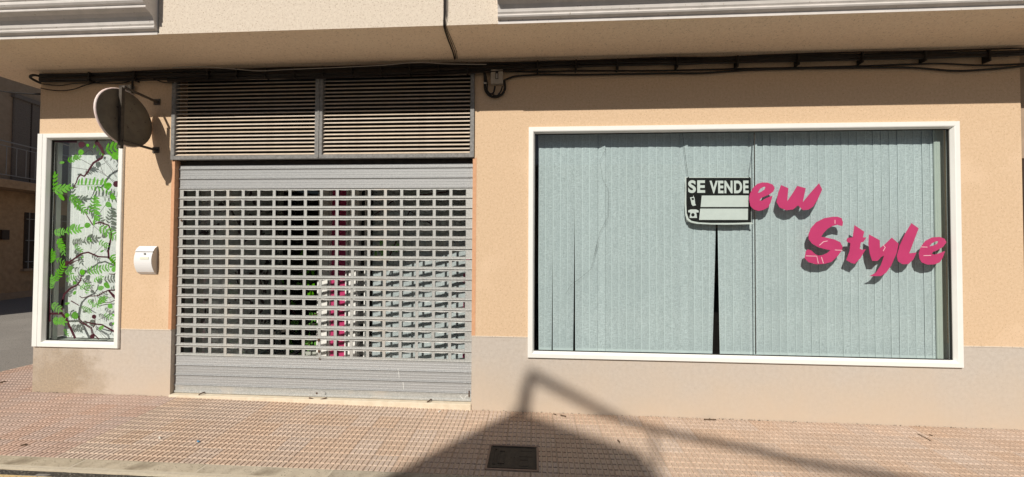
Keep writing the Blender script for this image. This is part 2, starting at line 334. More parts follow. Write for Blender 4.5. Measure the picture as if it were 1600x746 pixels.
def tile_mesh(kind, hole=None):
    b = MB(); g = .0012
    for (x0, x1, y0, y1) in (sub_rect((g, TW-g, g, TD-g), hole) if hole else [(g, TW-g, g, TD-g)]):
        b.box(x0, x1, y0, y1, -.012, -.0072 if kind == 0 else -.0058, 0)
    nx, ny = 5, 3; px, py = TW/nx, TD/ny
    for j in range(ny):
        for i in range(nx):
            gp = .0042; gy = .0048
            off = 0
            r = (i*px+gp+off, (i+1)*px-gp+off, j*py+gy, (j+1)*py-gy)
            if kind == 1:
                gp = .0055 if True else 0; r = (i*px+gp, (i+1)*px-gp, j*py+.003, (j+1)*py-.003)
            for (x0, x1, y0, y1) in (sub_rect(r, hole) if hole else [r]):
                e = .003 if kind == 0 else .0035; z0, z1 = -.009, 0
                if kind == 0: z0 = -.0072
                else: z0 = -.0058
                jz = random.uniform(-.0006, .0003)
                if kind == 0:
                    b.add([(x0, y0, z0), (x1, y0, z0), (x1, y1, z0), (x0, y1, z0), (x0+e, y0+e, z1+jz), (x1-e, y0+e, z1+jz), (x1-e, y1-e, z1+jz), (x0+e, y1-e, z1+jz)],
                          [(4, 5, 6, 7), (0, 1, 5, 4), (1, 2, 6, 5), (2, 3, 7, 6), (3, 0, 4, 7)], 1)
                else:
                    # slightly lozenge-shaped pads, so the cross joints show as separate ticks
                    xm, ym = (x0+x1)/2, (y0+y1)/2; q = .006
                    base = [(x0, y0+q), (x0+q, y0), (x1-q, y0), (x1, y0+q), (x1+.003, ym), (x1, y1-q), (x1-q, y1), (x0+q, y1), (x0, y1-q), (x0-.003, ym)]
                    top = [(xm+(a-xm)*.82, ym+(c-ym)*.86) for a, c in base]; m_ = len(base)
                    b.add([(a, c, z0) for a, c in base]+[(a, c, z1+jz) for a, c in top], [tuple(range(m_, 2*m_))]+[(k, (k+1) % m_, m_+(k+1) % m_, m_+k) for k in range(m_)], 1)
    return b
def tile_me(b, kind):
    me = bpy.data.meshes.new('tile'); me.from_pydata(b.v, [], b.f)
    for x in ((GROOVE, PAD) if kind == 0 else (GROOVE2, PAD2)): me.materials.append(x)
    me.polygons.foreach_set('material_index', b.mi); me.update(); return me
TM = [[tile_me(tile_mesh(k), k) for _ in range(3)] for k in (0, 1)]
def lay_tile(x, y, kind):
    z = zg(x+TW/2, y+TD/2); gx = (zg(x+TW, y)-zg(x, y))/TW; gy = (zg(x, y+TD)-zg(x, y))/TD
    hole = None
    if x+TW > HOLE[0] and x < HOLE[1] and y+TD > HOLE[2] and y < HOLE[3]:
        hole = (HOLE[0]-x, HOLE[1]-x, HOLE[2]-y, HOLE[3]-y)
        tm = tile_mesh(kind, hole)
        if not tm.f: return
        me = tile_me(tm, kind)
    else: me = random.choice(TM[kind])
    o = link('tile', me, pavement); o.location = (x, y, zg(x, y)+random.uniform(-.0008, .0008))
    o.rotation_euler = (math.atan(gy)+random.uniform(-.002, .002), -math.atan(gx)+random.uniform(-.002, .002), 0)
    return o
X0 = -3.62
for j in range(5):
    for i in range(41): lay_tile(X0+i*TW, KY+j*TD, 0)
    for i in range(1, 15): lay_tile(X0-i*TW, KY+j*TD, 1)
for j in range(4):
    for i in range(6): lay_tile(X0-9*TW-i*TW+.02*0, j*TD, 1)
b = MB()
for j in range(4, 40):
    for i in range(6):
        tm = TM[1][(i+j) % 3]; nb = len(b.v); ox, oy = X0-9*TW-i*TW, j*TD
        b.v += [(v.co.x+ox, v.co.y+oy, v.co.z+.045) for v in tm.vertices]
        b.f += [tuple(k+nb for k in p.vertices) for p in tm.polygons]; b.mi += [p.material_index for p in tm.polygons]
b.build('distant_tiles', [GROOVE2, PAD2], pavement, kind='stuff')

def kerb_mesh(L_):
    b = MB(); pr = [(0, -.14), (0, .0), (-.012, .004), (-.105, .002), (-.122, -.003), (-.134, -.010), (-.142, -.030), (-.143, -.14)]
    xs_ = [0.011, .3*L_, .62*L_, L_-.011]; vs = []
    for x in xs_: vs += [(x, a, c+random.uniform(-.0015, .0015)) for a, c in pr]
    n = len(pr)
    b.add(vs, [(i*n+k, i*n+k+1, (i+1)*n+k+1, (i+1)*n+k) for i in range(3) for k in range(n-1)]+[tuple(range(n))[::-1], tuple(3*n+k for k in range(n))]); return b
kerb = MB(); kerb.box(-6.60, 10, KY-.134, KY-.002, -.2, -.0195); kerb.box(-6.60, -6.445, KY-.002, 30, -.2, .0)
kerb = kerb.build('kerb', MORT, kind='structure')
km = [];
for _ in range(2):
    me = bpy.data.meshes.new('kerb_stone'); kb = kerb_mesh(.95); me.from_pydata(kb.v, [], kb.f); me.materials.append(KERB); me.update(); km.append(me)
for i in range(14):
    x = -3.34+(i-3)*.95; o = link('kerb_stone', km[i % 2], kerb); o.location = (x, KY+.001, -.022+random.uniform(-.001, .001))
for i in range(12):
    o = link('kerb_stone', km[i % 2], kerb); o.location = (-6.446, KY+.02+(i+1)*.95, .038); o.rotation_euler = (0, 0, -pi/2)
    o.rotation_euler = (0, 0, pi/2); o.location = (-6.444, KY+.02+i*.95, .036)

# manhole cover
mh = thing('manhole_cover', 'dark rectangular iron manhole cover set in the pavement by the kerb', 'manhole cover', ((HOLE[0]+HOLE[1])/2, (HOLE[2]+HOLE[3])/2, -.03))
x0, x1, y0, y1 = HOLE; zc = zg(-.15, -.74)
b = MB(); e = .014
b.box(x0, x1, y0, y0+e, zc-.02, zc-.002); b.box(x0, x1, y1-e, y1, zc-.02, zc-.001); b.box(x0, x0+e, y0+e, y1-e, zc-.02, zc-.002); b.box(x1-e, x1, y0+e, y1-e, zc-.02, zc-.002)
b.build('mortar_surround', GROOVE2, mh)
b = MB(); x0 += e+.002; x1 -= e+.002; y0 += e+.002; y1 -= e+.002
b.box(x0, x1, y0, y1, zc-.02, zc-.005, bev=.002); b.build('plate', IRON, mh)
b = MB()
t_ = zc-.005
def ring(b, a0, a1, c0, c1, t, z0, z1):
    b.box(a0, a1, c0, c0+t, z0, z1); b.box(a0, a1, c1-t, c1, z0, z1); b.box(a0, a0+t, c0+t, c1-t, z0, z1); b.box(a1-t, a1, c0+t, c1-t, z0, z1)
ring(b, x0+.006, x1-.006, y0+.006, y1-.006, .006, t_, t_+.004)
ring(b, x0+.03, x0+.055, y0+.05, y1-.05, .004, t_, t_+.004)
ring(b, x0+.07, x0+.12, y0+.06, y1-.07, .005, t_, t_+.004)
ring(b, x1-.13, x1-.03, y0+.16, y1-.06, .004, t_, t_+.0018)
ring(b, x1-.13, x1-.06, y0+.04, y0+.12, .004, t_, t_+.0018)
b.build('raised_rib', IRON, mh)
for dx in (-.012, .012):
    b = MB(); b.tube([(-.157+dx, -.735, t_+.0005), (-.157+dx, -.735, t_+.0015)], .007, 10); b.build('lifting_hole', GASK, mh)

# ------------------------------------------------------------------ the shop building
bld = thing('shop_building', 'peach rendered corner shop front with grey plinth, white framed windows and overhanging storey', 'building', (0, 0, 0))
XL, XR, ZS = -5.24, 4.383, 3.417
OPEN = [(XL, -4.266, .52, 2.75), (-3.71, -.605, -.2, 2.462), (-3.745, -.592, 2.462, ZS), (-.055, 3.84, .526, 2.745)]
def inside(x, z): return any(a < x < c and e < z < f for a, c, e, f in OPEN)
def wall_grid(x0, x1, z0, z1, m, name, y=0.):
    X = sorted({x0, x1}|{v for a, c, _, _ in OPEN for v in (a, c) if x0 < v < x1}); Z = sorted({z0, z1}|{v for _, _, a, c in OPEN for v in (a, c) if z0 < v < z1})
    b = MB()
    for a, c in zip(X, X[1:]):
        for e, f in zip(Z, Z[1:]):
            if not inside((a+c)/2, (e+f)/2): b.quad((a, y, e), (c, y, e), (c, y, f), (a, y, f)); b.quad((c, .22, e), (a, .22, e), (a, .22, f), (c, .22, f))
    for a, c, e, f in OPEN:       # reveals
        e2, f2 = max(e, z0), min(f, z1)
        if f2 <= e2: continue
        if a > XL and x0 < a < x1: b.quad((a, y, e2), (a, y, f2), (a, .22, f2), (a, .22, e2))
        if x0 < c < x1: b.quad((c, y, f2), (c, y, e2), (c, .22, e2), (c, .22, f2))
        a, c = max(a, x0), min(c, x1)
        if c <= a or (a, c) == (x0, x1): continue
        if z0 <= e <= z1 and e > 0 and e != 2.462: b.quad((a, y, e), (a, .22, e), (c, .22, e), (c, y, e))
        if z0 <= f <= z1 and f != 2.462: b.quad((a, y, f), (c, y, f), (c, .22, f), (a, .22, f))
    return b.build(name, m, bld)
for a, c in ((XL, -3.0), (-1.5, XR)):
    wall_grid(a, c, .713, ZS, PEACH, 'wall'); wall_grid(a, c, -.2, .713, PLINTH, 'plinth')
for a, c in ((-4.26, -3.712), (-.603, -.06), (3.848, XR)):
    b = MB(); b.box(a, c, -.004, 0, .709, .719); b.build('plinth_line', CREAM, bld)
# salmon render band round the shutter opening
for a, c in ((-3.743, -3.7095), (-.6065, -.570)):
    b = MB(); b.box(a, c, -.002, .001, .72, 2.456); b.build('salmon_band', ORANGE, bld)
b = MB(); b.box(-3.711, -3.708, .0012, .215, .72, 2.458); b.build('salmon_reveal', ORANGE, bld)
# side wall of the corner, facing the side street
b = MB()
b.quad((XL, 14, -.2), (XL, .0, -.2), (XL, 0, .52), (XL, 14, .52)); b.quad((XL, 14, 2.75), (XL, 0, 2.75), (XL, 0, ZS), (XL, 14, ZS)); b.quad((XL, 14, .52), (XL, .78, .52), (XL, .78, 2.75), (XL, 14, 2.75))
b.build('side_wall', PEACH, bld)
# interior shell
b = MB()
iz = 3.40
b.quad((XL+.02, 4.2, .04), (XR, 4.2, .04), (XR, 4.2, iz), (XL+.02, 4.2, iz)); b.quad((XR-.01, .22, .04), (XR-.01, 4.2, .04), (XR-.01, 4.2, iz), (XR-.01, .22, iz))
b.quad((XL+.02, .22, iz), (XR, .22, iz), (XR, 4.2, iz), (XL+.02, 4.2, iz)); b.quad((XL+.02, 4.2, .04), (XL+.02, .8, .04), (XL+.02, .8, iz), (XL+.02, 4.2, iz))
b.quad((-.45, .22, .04), (-.45, 4.2, .04), (-.45, 4.2, iz), (-.45, .22, iz))
b.build('interior_wall', DARK, bld)
b = MB(); b.box(XL+.03, XR-.02, .01, 4.19, -.05, .052); b.build('interior_floor', DFLOOR, bld)
b = MB(); b.box(-3.744, -.593, .16, .18, 2.462, ZS-.002); b.build('louvre_backing', GASK, bld); b = MB(); b.box(-3.744, -.593, .182, 2.0, 2.44, 2.46); b.build('lintel_lining', DARK, bld)
b = MB(); b.quad((-3.72, .141, .056), (-.46, .141, .056), (-.46, 1.7, .056), (-3.72, 1.7, .056)); b.build('lobby_floor', LOBBY, bld)
b = MB(); b.quad((-3.72, .185, 2.438), (-.46, .185, 2.438), (-.46, 1.9, 2.438), (-3.72, 1.9, 2.438)); b.build('lobby_ceiling', LOBBY, bld)
b = MB(); b.box(-3.709, -.606, -.016, .14, -.02, .060, bev=.004); b.build('threshold', STEP, bld)
# soffit, fascia and upper storey
b = MB(); XO = -5.84
b.quad((XO, -.6, ZS), (12, -.6, ZS), (12, 0, ZS), (XO, 0, ZS)); b.quad((XO, 0, ZS), (XL, 0, ZS), (XL, 14, ZS), (XO, 14, ZS))
b.build('soffit', SOFF, bld)
b = MB(); b.box(XO, 12, -.6, -.02, ZS+.001, 6.2); b.box(XO, XL+.1, -.02, 14, ZS+.001, 6.2); b.build('upper_wall', CREAM, bld)
b = MB(); b.quad((XL, .001, ZS-.03), (XR, .001, ZS-.03), (XR, -.03, ZS-.001), (XL, -.03, ZS-.001)); b.build('soffit_cove', SOFF, bld)
prof = [(.004, ZS-.004), (.004, 3.441), (.030, 3.453), (.036, 3.463), (.034, 3.474), (.024, 3.480), (.034, 3.492), (.040, 3.520), (.052, 3.545), (.075, 3.566), (.118, 3.580), (.120, 3.586),
        (.108, 3.588), (.108, 3.612), (.124, 3.618), (.134, 3.632), (.134, 3.65), (.124, 3.662), (.135, 3.67), (.135, 4.3)]
def cornice(x0, x1):
    b = MB(); n = len(prof); pr = [(-.6-o, z) for o, z in prof]
    b.add([(x0, y, z) for y, z in pr]+[(x1, y, z) for y, z in pr], [(k, k+1, n+k+1, n+k) for k in range(n-1)])
    for x in (x0, x1): b.add([(x, y, z) for y, z in pr]+[(x, -.6, 4.3)], [tuple(range(n+1))])
    b.quad((x0, -.735, 4.3), (x1, -.735, 4.3), (x1, -.6, 4.3), (x0, -.6, 4.3))
    return b.build('cornice', WPAINT, bld)
cornice(XO-.1, -3.274); cornice(-.305, 11.9)

# --- neighbouring house at the right edge
nb_ = thing('neighbouring_house', 'grey stone house with dark door just beyond the right end of the shop wall', 'house', (6, .1, 0))
b = MB(); b.box(XR+.002, XR+.012, .04, 3, -.1, 4.5); b.box(5.6, 14, .04, 3, -.1, 4.5); b.box(XR+.012, 5.6, .04, 3, 2.42, 4.5); b.build('wall', OLDW2, nb_)
b = MB(); b.box(XR+.014, 5.598, .2, .26, 0, 2.418); b.build('door', DOORD, nb_)
b = MB(); b.box(XR+.014, XR+.06, .03, .199, .02, 2.41); b.build('door_frame', DOORD, nb_)

# ------------------------------------------------------------------ windows
FP = [(0, .02), (0, -.018), (.004, -.024), (.040, -.024), (.047, -.021), (.060, .006), (.060, .04)]
bw = frame_loop(-.059, 3.845, .523, 2.749, FP).build('display_window', WHITE, bld)
FX0, FX1, FZ0, FZ1 = .001, 3.785, .583, 2.689
frame_loop(FX0-.001, FX1+.001, FZ0-.001, FZ1+.001, [(0, .012), (.0065, .012), (.0065, .03)]).build('gasket', GASK, bw)
b = MB(); b.quad((FX0, .027, FZ0), (FX1, .027, FZ0), (FX1, .027, FZ1), (FX0, .027, FZ1)); b.build('glass', GLASS, bw)
X_ = V(1179, 300, .03).x
b = MB(); b.box(X_-.0025, X_+.0025, .024, .034, FZ0+.01, FZ1-.01); b.build('glass_joint', DGREY, bw)
def zt(pts, s, ox, oy, y=.026): return [(V(ox+a/s, oy+c/s, y).x, V(ox+a/s, oy+c/s, y).z) for a, c in pts]
LB = dict(s=6.216, ox=1240, oy=325); LA = dict(s=4.664, ox=1040, oy=230)
letters = {
 'e1': ([[(608, 375), (615, 340), (640, 295), (670, 268), (705, 258), (745, 260), (782, 274), (796, 300), (785, 325), (755, 347), (722, 360), (700, 370), (685, 388), (700, 392), (735, 372), (780, 354), (768, 400), (748, 440), (715, 458), (678, 466), (642, 455), (618, 430)],
          [(673, 333), (688, 306), (712, 291), (728, 290), (722, 308), (700, 325), (680, 334)]], LA),
 'w': ([[(842, 277), (895, 300), (887, 395), (925, 340), (960, 283), (1022, 300), (1000, 402), (1060, 330), (1119, 264), (1142, 310), (1110, 380), (1078, 432), (1045, 456), (1000, 460), (966, 425), (930, 455), (880, 461), (830, 440), (808, 400), (822, 330)]], LA),
 'S': ([[(475, 178), (481, 140), (466, 100), (430, 87), (380, 87), (300, 100), (220, 140), (167, 200), (145, 260), (147, 305), (180, 348), (240, 383), (300, 400), (358, 412), (330, 438), (280, 460), (240, 465), (205, 445), (175, 415), (140, 403), (120, 420), (108, 490), (145, 528), (220, 549), (300, 545), (370, 525), (430, 468), (468, 415), (477, 378), (455, 335), (400, 308), (330, 292), (268, 280), (290, 248), (330, 205), (375, 178), (425, 165)]], LB),
 't': ([[(592, 168), (687, 232), (674, 288), (708, 288), (680, 330), (654, 338), (643, 396), (672, 410), (704, 400), (670, 455), (650, 490), (595, 545), (560, 536), (512, 508), (545, 420), (552, 342), (525, 335), (514, 318), (525, 292), (575, 288)]], LB),
 'y': ([[(733, 258), (838, 315), (840, 390), (882, 360), (955, 290), (1022, 348), (1002, 440), (950, 560), (900, 630), (850, 663), (738, 664), (800, 630), (848, 560), (880, 462), (850, 480), (818, 515), (765, 516), (740, 445), (728, 350)]], LB),
 'l': ([[(1146, 149), (1216, 200), (1170, 320), (1125, 442), (1197, 434), (1165, 500), (1118, 546), (1060, 549), (1015, 520), (1003, 470), (1030, 370), (1085, 250)]], LB),
 'e2': ([[(1218, 440), (1235, 382), (1280, 322), (1345, 288), (1420, 283), (1468, 300), (1487, 335), (1455, 378), (1400, 412), (1352, 430), (1345, 448), (1372, 455), (1420, 440), (1474, 418), (1450, 485), (1420, 530), (1370, 550), (1300, 552), (1245, 530), (1222, 490)],
          [(1320, 374), (1345, 345), (1380, 326), (1405, 324), (1398, 348), (1355, 368)]], LB)}
for k, (outl, q) in letters.items():
    poly([zt(o, y=.023, **q) for o in outl], .0245, .0012, 'letter', PINK, bw, label='magenta vinyl letter "%s" stuck on the glass' % k[0])
for pts in ([(400, 410), (475, 413)], [(402, 118), (402, 155)], [(1236, 380), (1300, 382)], [(120, 467), (225, 470), (240, 540)], [(270, 478), (290, 540)], [(250, 365), (290, 330), (330, 322)], [(1262, 465), (1335, 462)], [(870, 360), (890, 385), (870, 420)]):
    b = MB(); b.ribbon(zt(pts, y=.023, **LB), .006, .0225, .001); b.build('peeled_edge', PEEL, bw)

b = MB(); b.box(3.752, 3.838, .106, .116, .53, 2.74); b.box(3.770, 3.778, .104, .106, .53, 2.74); b.build('inner_post', POST, bw)
# corner window
cw = frame_loop(-5.172, -4.266, .517, 2.75, FP).build('corner_window', WHITE, bld)
CX0, CX1, CZ0, CZ1 = -5.112, -4.326, .577, 2.690
frame_loop(CX0-.001, CX1+.001, CZ0-.001, CZ1+.001, [(0, .012), (.0065, .012), (.0065, .03)]).build('gasket', GASK, cw)
b = MB(); b.quad((CX0, .027, CZ0), (CX1, .027, CZ0), (CX1, .027, CZ1), (CX0, .027, CZ1)); b.build('glass', GLASS2, cw)
b = MB(); b.box(-5.232, -5.176, -.022, .05, .517, 2.75, bev=.004); b.build('corner_post', WHITE, cw)
side_frame(XL-.0, .055, .80, .517, 2.75, [(0, .03), (0, .004), (.055, .004), (.055, .03)]).build('side_frame', WHITE, cw)
b = MB(); b.quad((XL+.02, .11, .575), (XL+.02, .745, .575), (XL+.02, .745, 2.69), (XL+.02, .11, 2.69)); b.build('side_glass', GLASS2, cw)
# display bay behind it
b = MB()
b.box(-5.20, -3.74, .045, .80, .50, .565); b.build('display_shelf', GREYW, cw)
b = MB(); b.box(-5.115, -5.095, .05, .09, .566, 2.70); b.build('inner_post', GREYW, cw)

Z7 = 7.457
def Q(blk, x, y): 
    p = V(60+x/Z7, (200, 290, 380, 460)[blk]+y/Z7, .024); return (p.x, p.z)
UPX = 3.61/F0/Z7      # metres per traced unit
BR = [(0, [(672, 152), (735, 240), (757, 300), (740, 350), (640, 410), (570, 520), (535, 565), (490, 548), (460, 580), (440, 640), (398, 703)], 34, 10), (0, [(398, 700), (462, 688)], 12, 5),
 (0, [(665, 160), (668, 215)], 16, 8), (0, [(190, 158), (450, 160)], 22, 26), (1, [(625, 455), (720, 430), (820, 465), (850, 560), (840, 640), (820, 746)], 12, 22), (1, [(540, 310), (630, 455)], 6, 12),
 (2, [(830, 0), (815, 100), (820, 170), (870, 220), (917, 265)], 20, 30), (2, [(820, 165), (700, 160), (580, 108), (500, 125), (430, 175), (365, 220), (300, 285)], 16, 20), (2, [(365, 245), (420, 215), (490, 190)], 16, 6),
 (2, [(500, 385), (490, 440), (450, 490), (370, 530), (300, 600), (280, 680), (272, 600+146)], 12, 26), (2, [(820, 360), (880, 365), (915, 345)], 8, 12), (2, [(480, 620), (510, 640), (600, 620), (690, 615), (760, 575), (820, 550), (910, 550)], 8, 14),
 (2, [(820, 555), (907, 650)], 20, 34), (2, [(125, 540), (112, 746)], 18, 26), (3, [(282, 60), (270, 150), (270, 220), (330, 300), (360, 370), (400, 450), (430, 515)], 26, 26),
 (3, [(270, 225), (130, 228)], 26, 20), (3, [(122, 0), (128, 320)], 22, 34), (3, [(465, 250), (475, 290), (520, 330), (620, 390), (640, 460), (705, 525)], 8, 14), (3, [(470, 320), (540, 355), (610, 400), (630, 480)], 8, 10),
 (3, [(545, 320), (640, 345), (740, 355), (820, 400), (895, 440)], 12, 20), (3, [(660, 280), (660, 350), (635, 390)], 8, 10), (3, [(380, 78), (475, 132)], 12, 8), (3, [(690, 120), (760, 100), (840, 95), (900, 65)], 6, 8)]
for blk, pts, w0, w1 in BR:
    b = MB(); n = len(pts); b.ribbon([Q(blk, *p) for p in pts], [(w0+(w1-w0)*i/(n-1))*UPX*1.15 for i in range(n)], .0235, .001); b.build('branch', WINE, cw)
for blk, x, y, r in ((2, 335, 230, 28), (3, 650, 262, 30), (3, 630, 492, 32), (0, 505, 195, 44), (0, 910, 655, 44)):
    b = MB(); b.disc(*Q(blk, x, y), r*UPX, r*UPX*.9, .0222, th=.001); b.build('berry', WINE, cw)
b = MB()
for blk, pts in ((0, [(570, 210), (690, 360), (750, 520)]), (0, [(490, 365), (610, 430), (760, 530), (880, 640)]), (0, [(340, 455), (600, 490)]), (0, [(620, 240), (480, 330)]), (0, [(760, 370), (840, 470), (900, 570)]), (1, [(885, 40), (800, 200), (700, 340), (650, 450)]),
                 (1, [(630, 460), (760, 570)]), (1, [(640, 480), (610, 746)]), (1, [(650, 130), (650, 420)]), (2, [(300, 130), (380, 215)]), (2, [(640, 140), (760, 20)]), (2, [(510, 420), (640, 560), (680, 720)]), (3, [(500, 300), (380, 500)]), (3, [(700, 300), (860, 220)]),
                 (3, [(600, 180), (760, 60), (900, 20)]), (3, [(520, 380), (620, 520)]), (3, [(660, 380), (800, 520)]), (2, [(380, 420), (560, 560)]), (0, [(440, 667), (860, 667)]), (1, [(440, 500), (560, 480)])):
    b.ribbon([Q(blk, *p) for p in pts], 4.5*UPX, .0245, .001)
b.build('thin_stem', STEMV, cw)
def leaf(b, x, z, L_, w_, a, y=.0225): b.disc(x+cos(a)*L_/2, z+sin(a)*L_/2, L_/2, w_/2, y, a, 12, tip=.25)
def spray(P0, P1, L_, n, sides, parent, y=.0225, tilt=1.0, fat=.33):
    b = MB(); dx, dz = P1[0]-P0[0], P1[1]-P0[1]; a0 = atan2(dz, dx)
    for i in range(n):
        t = (i+.5)/n; x, z = P0[0]+dx*t, P0[1]+dz*t
        for s_ in sides:
            l = L_*random.uniform(.8, 1.15)*(1-.25*abs(t-.45)); leaf(b, x, z, l, l*fat*random.uniform(.85, 1.2), a0+s_*tilt*random.uniform(.85, 1.15), y+random.uniform(-.0004, .0004))
    leaf(b, P1[0], P1[1], L_*.8, L_*.35, a0, y); b.ribbon([P0, P1], L_*.06, y+.0008, .0006); b.build('leaf_spray', GREEN, parent)
SPR = [(0, 440, 665, 790, 665, 100, 8, (1,), 1.35), (0, 560, 680, 760, 690, 65, 5, (-1,), 1.3), (0, 335, 385, 470, 345, 55, 5, (1, -1), 1), (0, 770, 260, 950, 215, 120, 4, (1, -1), .9), (0, 175, 740, 190, 560, 75, 4, (1, -1), .8), (0, 170, 745, 320, 715, 80, 3, (1, -1), .8),
 (1, 180, 40, 350, 30, 90, 3, (1, -1), .7), (1, 365, 110, 545, 300, 75, 8, (1, -1), 1), (1, 650, 120, 650, 400, 95, 9, (1,), 1.35), (1, 615, 330, 650, 150, 60, 5, (1, -1), .9), (1, 180, 545, 300, 545, 60, 5, (1, -1), 1.1), (1, 310, 530, 480, 500, 75, 5, (1, -1), 1), (1, 700, 480, 920, 600, 85, 6, (1, -1), 1),
 (1, 225, 620, 290, 735, 60, 6, (1, -1), 1), (2, 235, 0, 300, 120, 55, 5, (1, -1), 1), (2, 150, 240, 160, 110, 70, 5, (1, -1), 1), (2, 190, 450, 290, 270, 65, 7, (1, -1), 1), (2, 150, 540, 155, 410, 65, 5, (1, -1), .9), (2, 560, 330, 830, 280, 70, 8, (1, -1), 1.1), (2, 840, 140, 915, 230, 75, 4, (1, -1), 1),
 (2, 200, 190, 300, 220, 45, 3, (1, -1), 1), (2, 560, 600, 590, 490, 35, 4, (1, -1), 1), (2, 700, 690, 780, 650, 55, 4, (1, -1), 1), (3, 150, 110, 250, 180, 65, 4, (1, -1), 1), (3, 165, 300, 300, 320, 65, 6, (1, -1), 1), (3, 690, 110, 760, 50, 50, 4, (1, -1), 1), (3, 500, 140, 600, 200, 45, 5, (1, -1), 1),
 (1, 570, 610, 610, 640, 35, 3, (1, -1), 1), (2, 300, 330, 380, 350, 60, 3, (1, -1), .8), (2, 640, 450, 740, 400, 42, 4, (1, -1), 1), (2, 320, 440, 420, 400, 45, 4, (1, -1), 1), (3, 580, 60, 640, 130, 38, 4, (1, -1), 1), (2, 480, 540, 560, 480, 38, 4, (1, -1), 1), (1, 780, 40, 860, 120, 50, 3, (1, -1), 1),
 (3, 760, 230, 850, 280, 40, 4, (1, -1), 1), (2, 620, 700, 700, 730, 40, 3, (1, -1), 1), (1, 700, 660, 800, 700, 50, 4, (1, -1), 1), (0, 640, 60+120, 740, 300, 45, 3, (-1,), 1), (3, 300, 400, 340, 470, 40, 3, (1, -1), 1), (2, 420, 20, 500, 90, 42, 4, (1, -1), 1)]
for blk, a, c, d, e, L_, n, sd, ti in SPR: spray(Q(blk, a, c), Q(blk, d, e), L_*UPX, n, sd, cw, tilt=ti)
for blk, x, y, r, e in ((0, 500, 285, 38, 1), (0, 578, 205, 20, 1), (0, 815, 675, 50, .85), (0, 440, 345, 34, 1), (0, 905, 330, 60, .8), (0, 278, 405, 34, .5), (1, 870, 140, 40, .8), (1, 820, 225, 44, .8), (1, 575, 465, 42, .8), (1, 270, 135, 60, .42), (2, 375, 295, 38, .8), (2, 515, 340, 36, 1), (2, 800, 495, 48, .65), (2, 730, 525, 42, .7),
                        (2, 425, 465, 26, .8), (2, 425, 580, 28, .7), (2, 885, 305, 38, .8), (2, 340, 705, 34, .5), (3, 430, 250, 48, .9), (3, 340, 245, 34, .8), (3, 840, 140, 34, .9), (3, 735, 390, 40, .55), (3, 880, 245, 26, .5), (3, 885, 340, 28, .5), (2, 745, 95, 28, .4), (2, 515, 165, 22, .5), (1, 400, 480, 48, .6)):
    b = MB(); b.disc(*Q(blk, x, y), r*UPX, r*UPX*e, .0215, random.uniform(-1, 1), tip=.15); b.build('leaf', GREEN, cw)

# ------------------------------------------------------------------ vertical blinds
def vane(x, w_, z0, z1, y, rot, lean, curv=.0022, mi=FAB, parent=None, taper=0.):
    nz = 7; me = bpy.data.meshes.new('vane'); vs = []; fs = []; uv = []
    for j in range(nz+1):
        t = j/nz; z = z0+(z1-z0)*t
        for i in range(4):
            u = i/3-.5; r_ = rot+random.uniform(-.01, .01)
            dx = u*w_*cos(r_)*(1-taper*(1-t)) + lean*(1-t)**1.4; dy = u*w_*sin(r_) - curv*(1-4*u*u)
            vs.append((x+dx, y+dy, z)); uv.append((i/3, t))
    for j in range(nz):
        for i in range(3): a = j*4+i; fs.append((a, a+1, a+5, a+4))
    me.from_pydata(vs, [], fs); ul = me.uv_layers.new(name='UVMap')
    for lp in me.loops: ul.data[lp.index].uv = uv[lp.vertex_index]
    me.materials.append(mi); me.polygons.foreach_set('use_smooth', [True]*len(fs)); me.update()
    return link('vane', me, parent)
vb = thing('vertical_blind', 'wide grey green vertical blind hanging closed behind the big display window', 'blind', (0, 0, 0), 'vertical blinds behind the shop glass')
b = MB(); b.box(.02, 3.9, .10, .15, 2.72, 2.76); b.build('headrail', WHITE, vb)
x = .078; k = 0; step = .0725
xgap = V(1127, 400, .12).x
creases = [V(p, 300, .12).x for p in (938, 1065, 1180)]
while x < 3.88:
    rot = .06+random.uniform(-.03, .045); lean = random.uniform(-.003, .003); wv = .084; yy = .128+random.uniform(-.0015, .0015)
    if k in (0, 1): lean = (.012 if k == 0 else -.010)
    if k in (3, 4): lean = random.uniform(-.012, -.004); wv = .079
    if any(abs(x-c) < step/2 for c in creases): rot = -.42; wv = .088
    tap = 0
    if 1 <= k <= 6: tap = random.uniform(.10, .22)
    if abs(x+step*.5-xgap) < step/2: lean = -.034; tap = .55
    elif abs(x-step*.5-xgap) < step/2: lean = .012; tap = .22
    vane(x, wv, .556, 2.72, yy, rot, lean, parent=vb, taper=tap)
    x += step; k += 1
vb2 = thing('vertical_blind', 'narrow white vertical blind behind the leaf stickers of the corner window', 'blind', (0, 0, 0), 'vertical blinds behind the shop glass')
x = V(105, 400, .15).x+.03
while x < -4.02:
    vane(x, .084, .575, V(140, 240, .15).z+.36, .15+random.uniform(-.0006, .0006), +.06+random.uniform(-.015, .015), 0, curv=.002, mi=FABW, parent=vb2); x += .0725
b = MB(); b.box(-4.95, -4.0, .13, .17, 2.94, 2.97); b.build('headrail', WHITE, vb2)

# thread hanging inside the big window
thr = [V(800+a/3.39, 180+c/3.39, .095) for a, c in ((474, 110), (470, 150), (497, 180), (465, 240), (480, 340), (512, 400), (508, 540), (465, 620), (438, 740))]+[V(800+a/3.1075, 380+c/3.1075, .095) for a, c in ((412, 5), (385, 125), (325, 175), (285, 205), (262, 245))]
b = MB(); b.tube(thr, .0009, 5); tag(b.build('thread', BROWNC), 'loose dark thread dangling against the left part of the big grey green blind', 'thread')

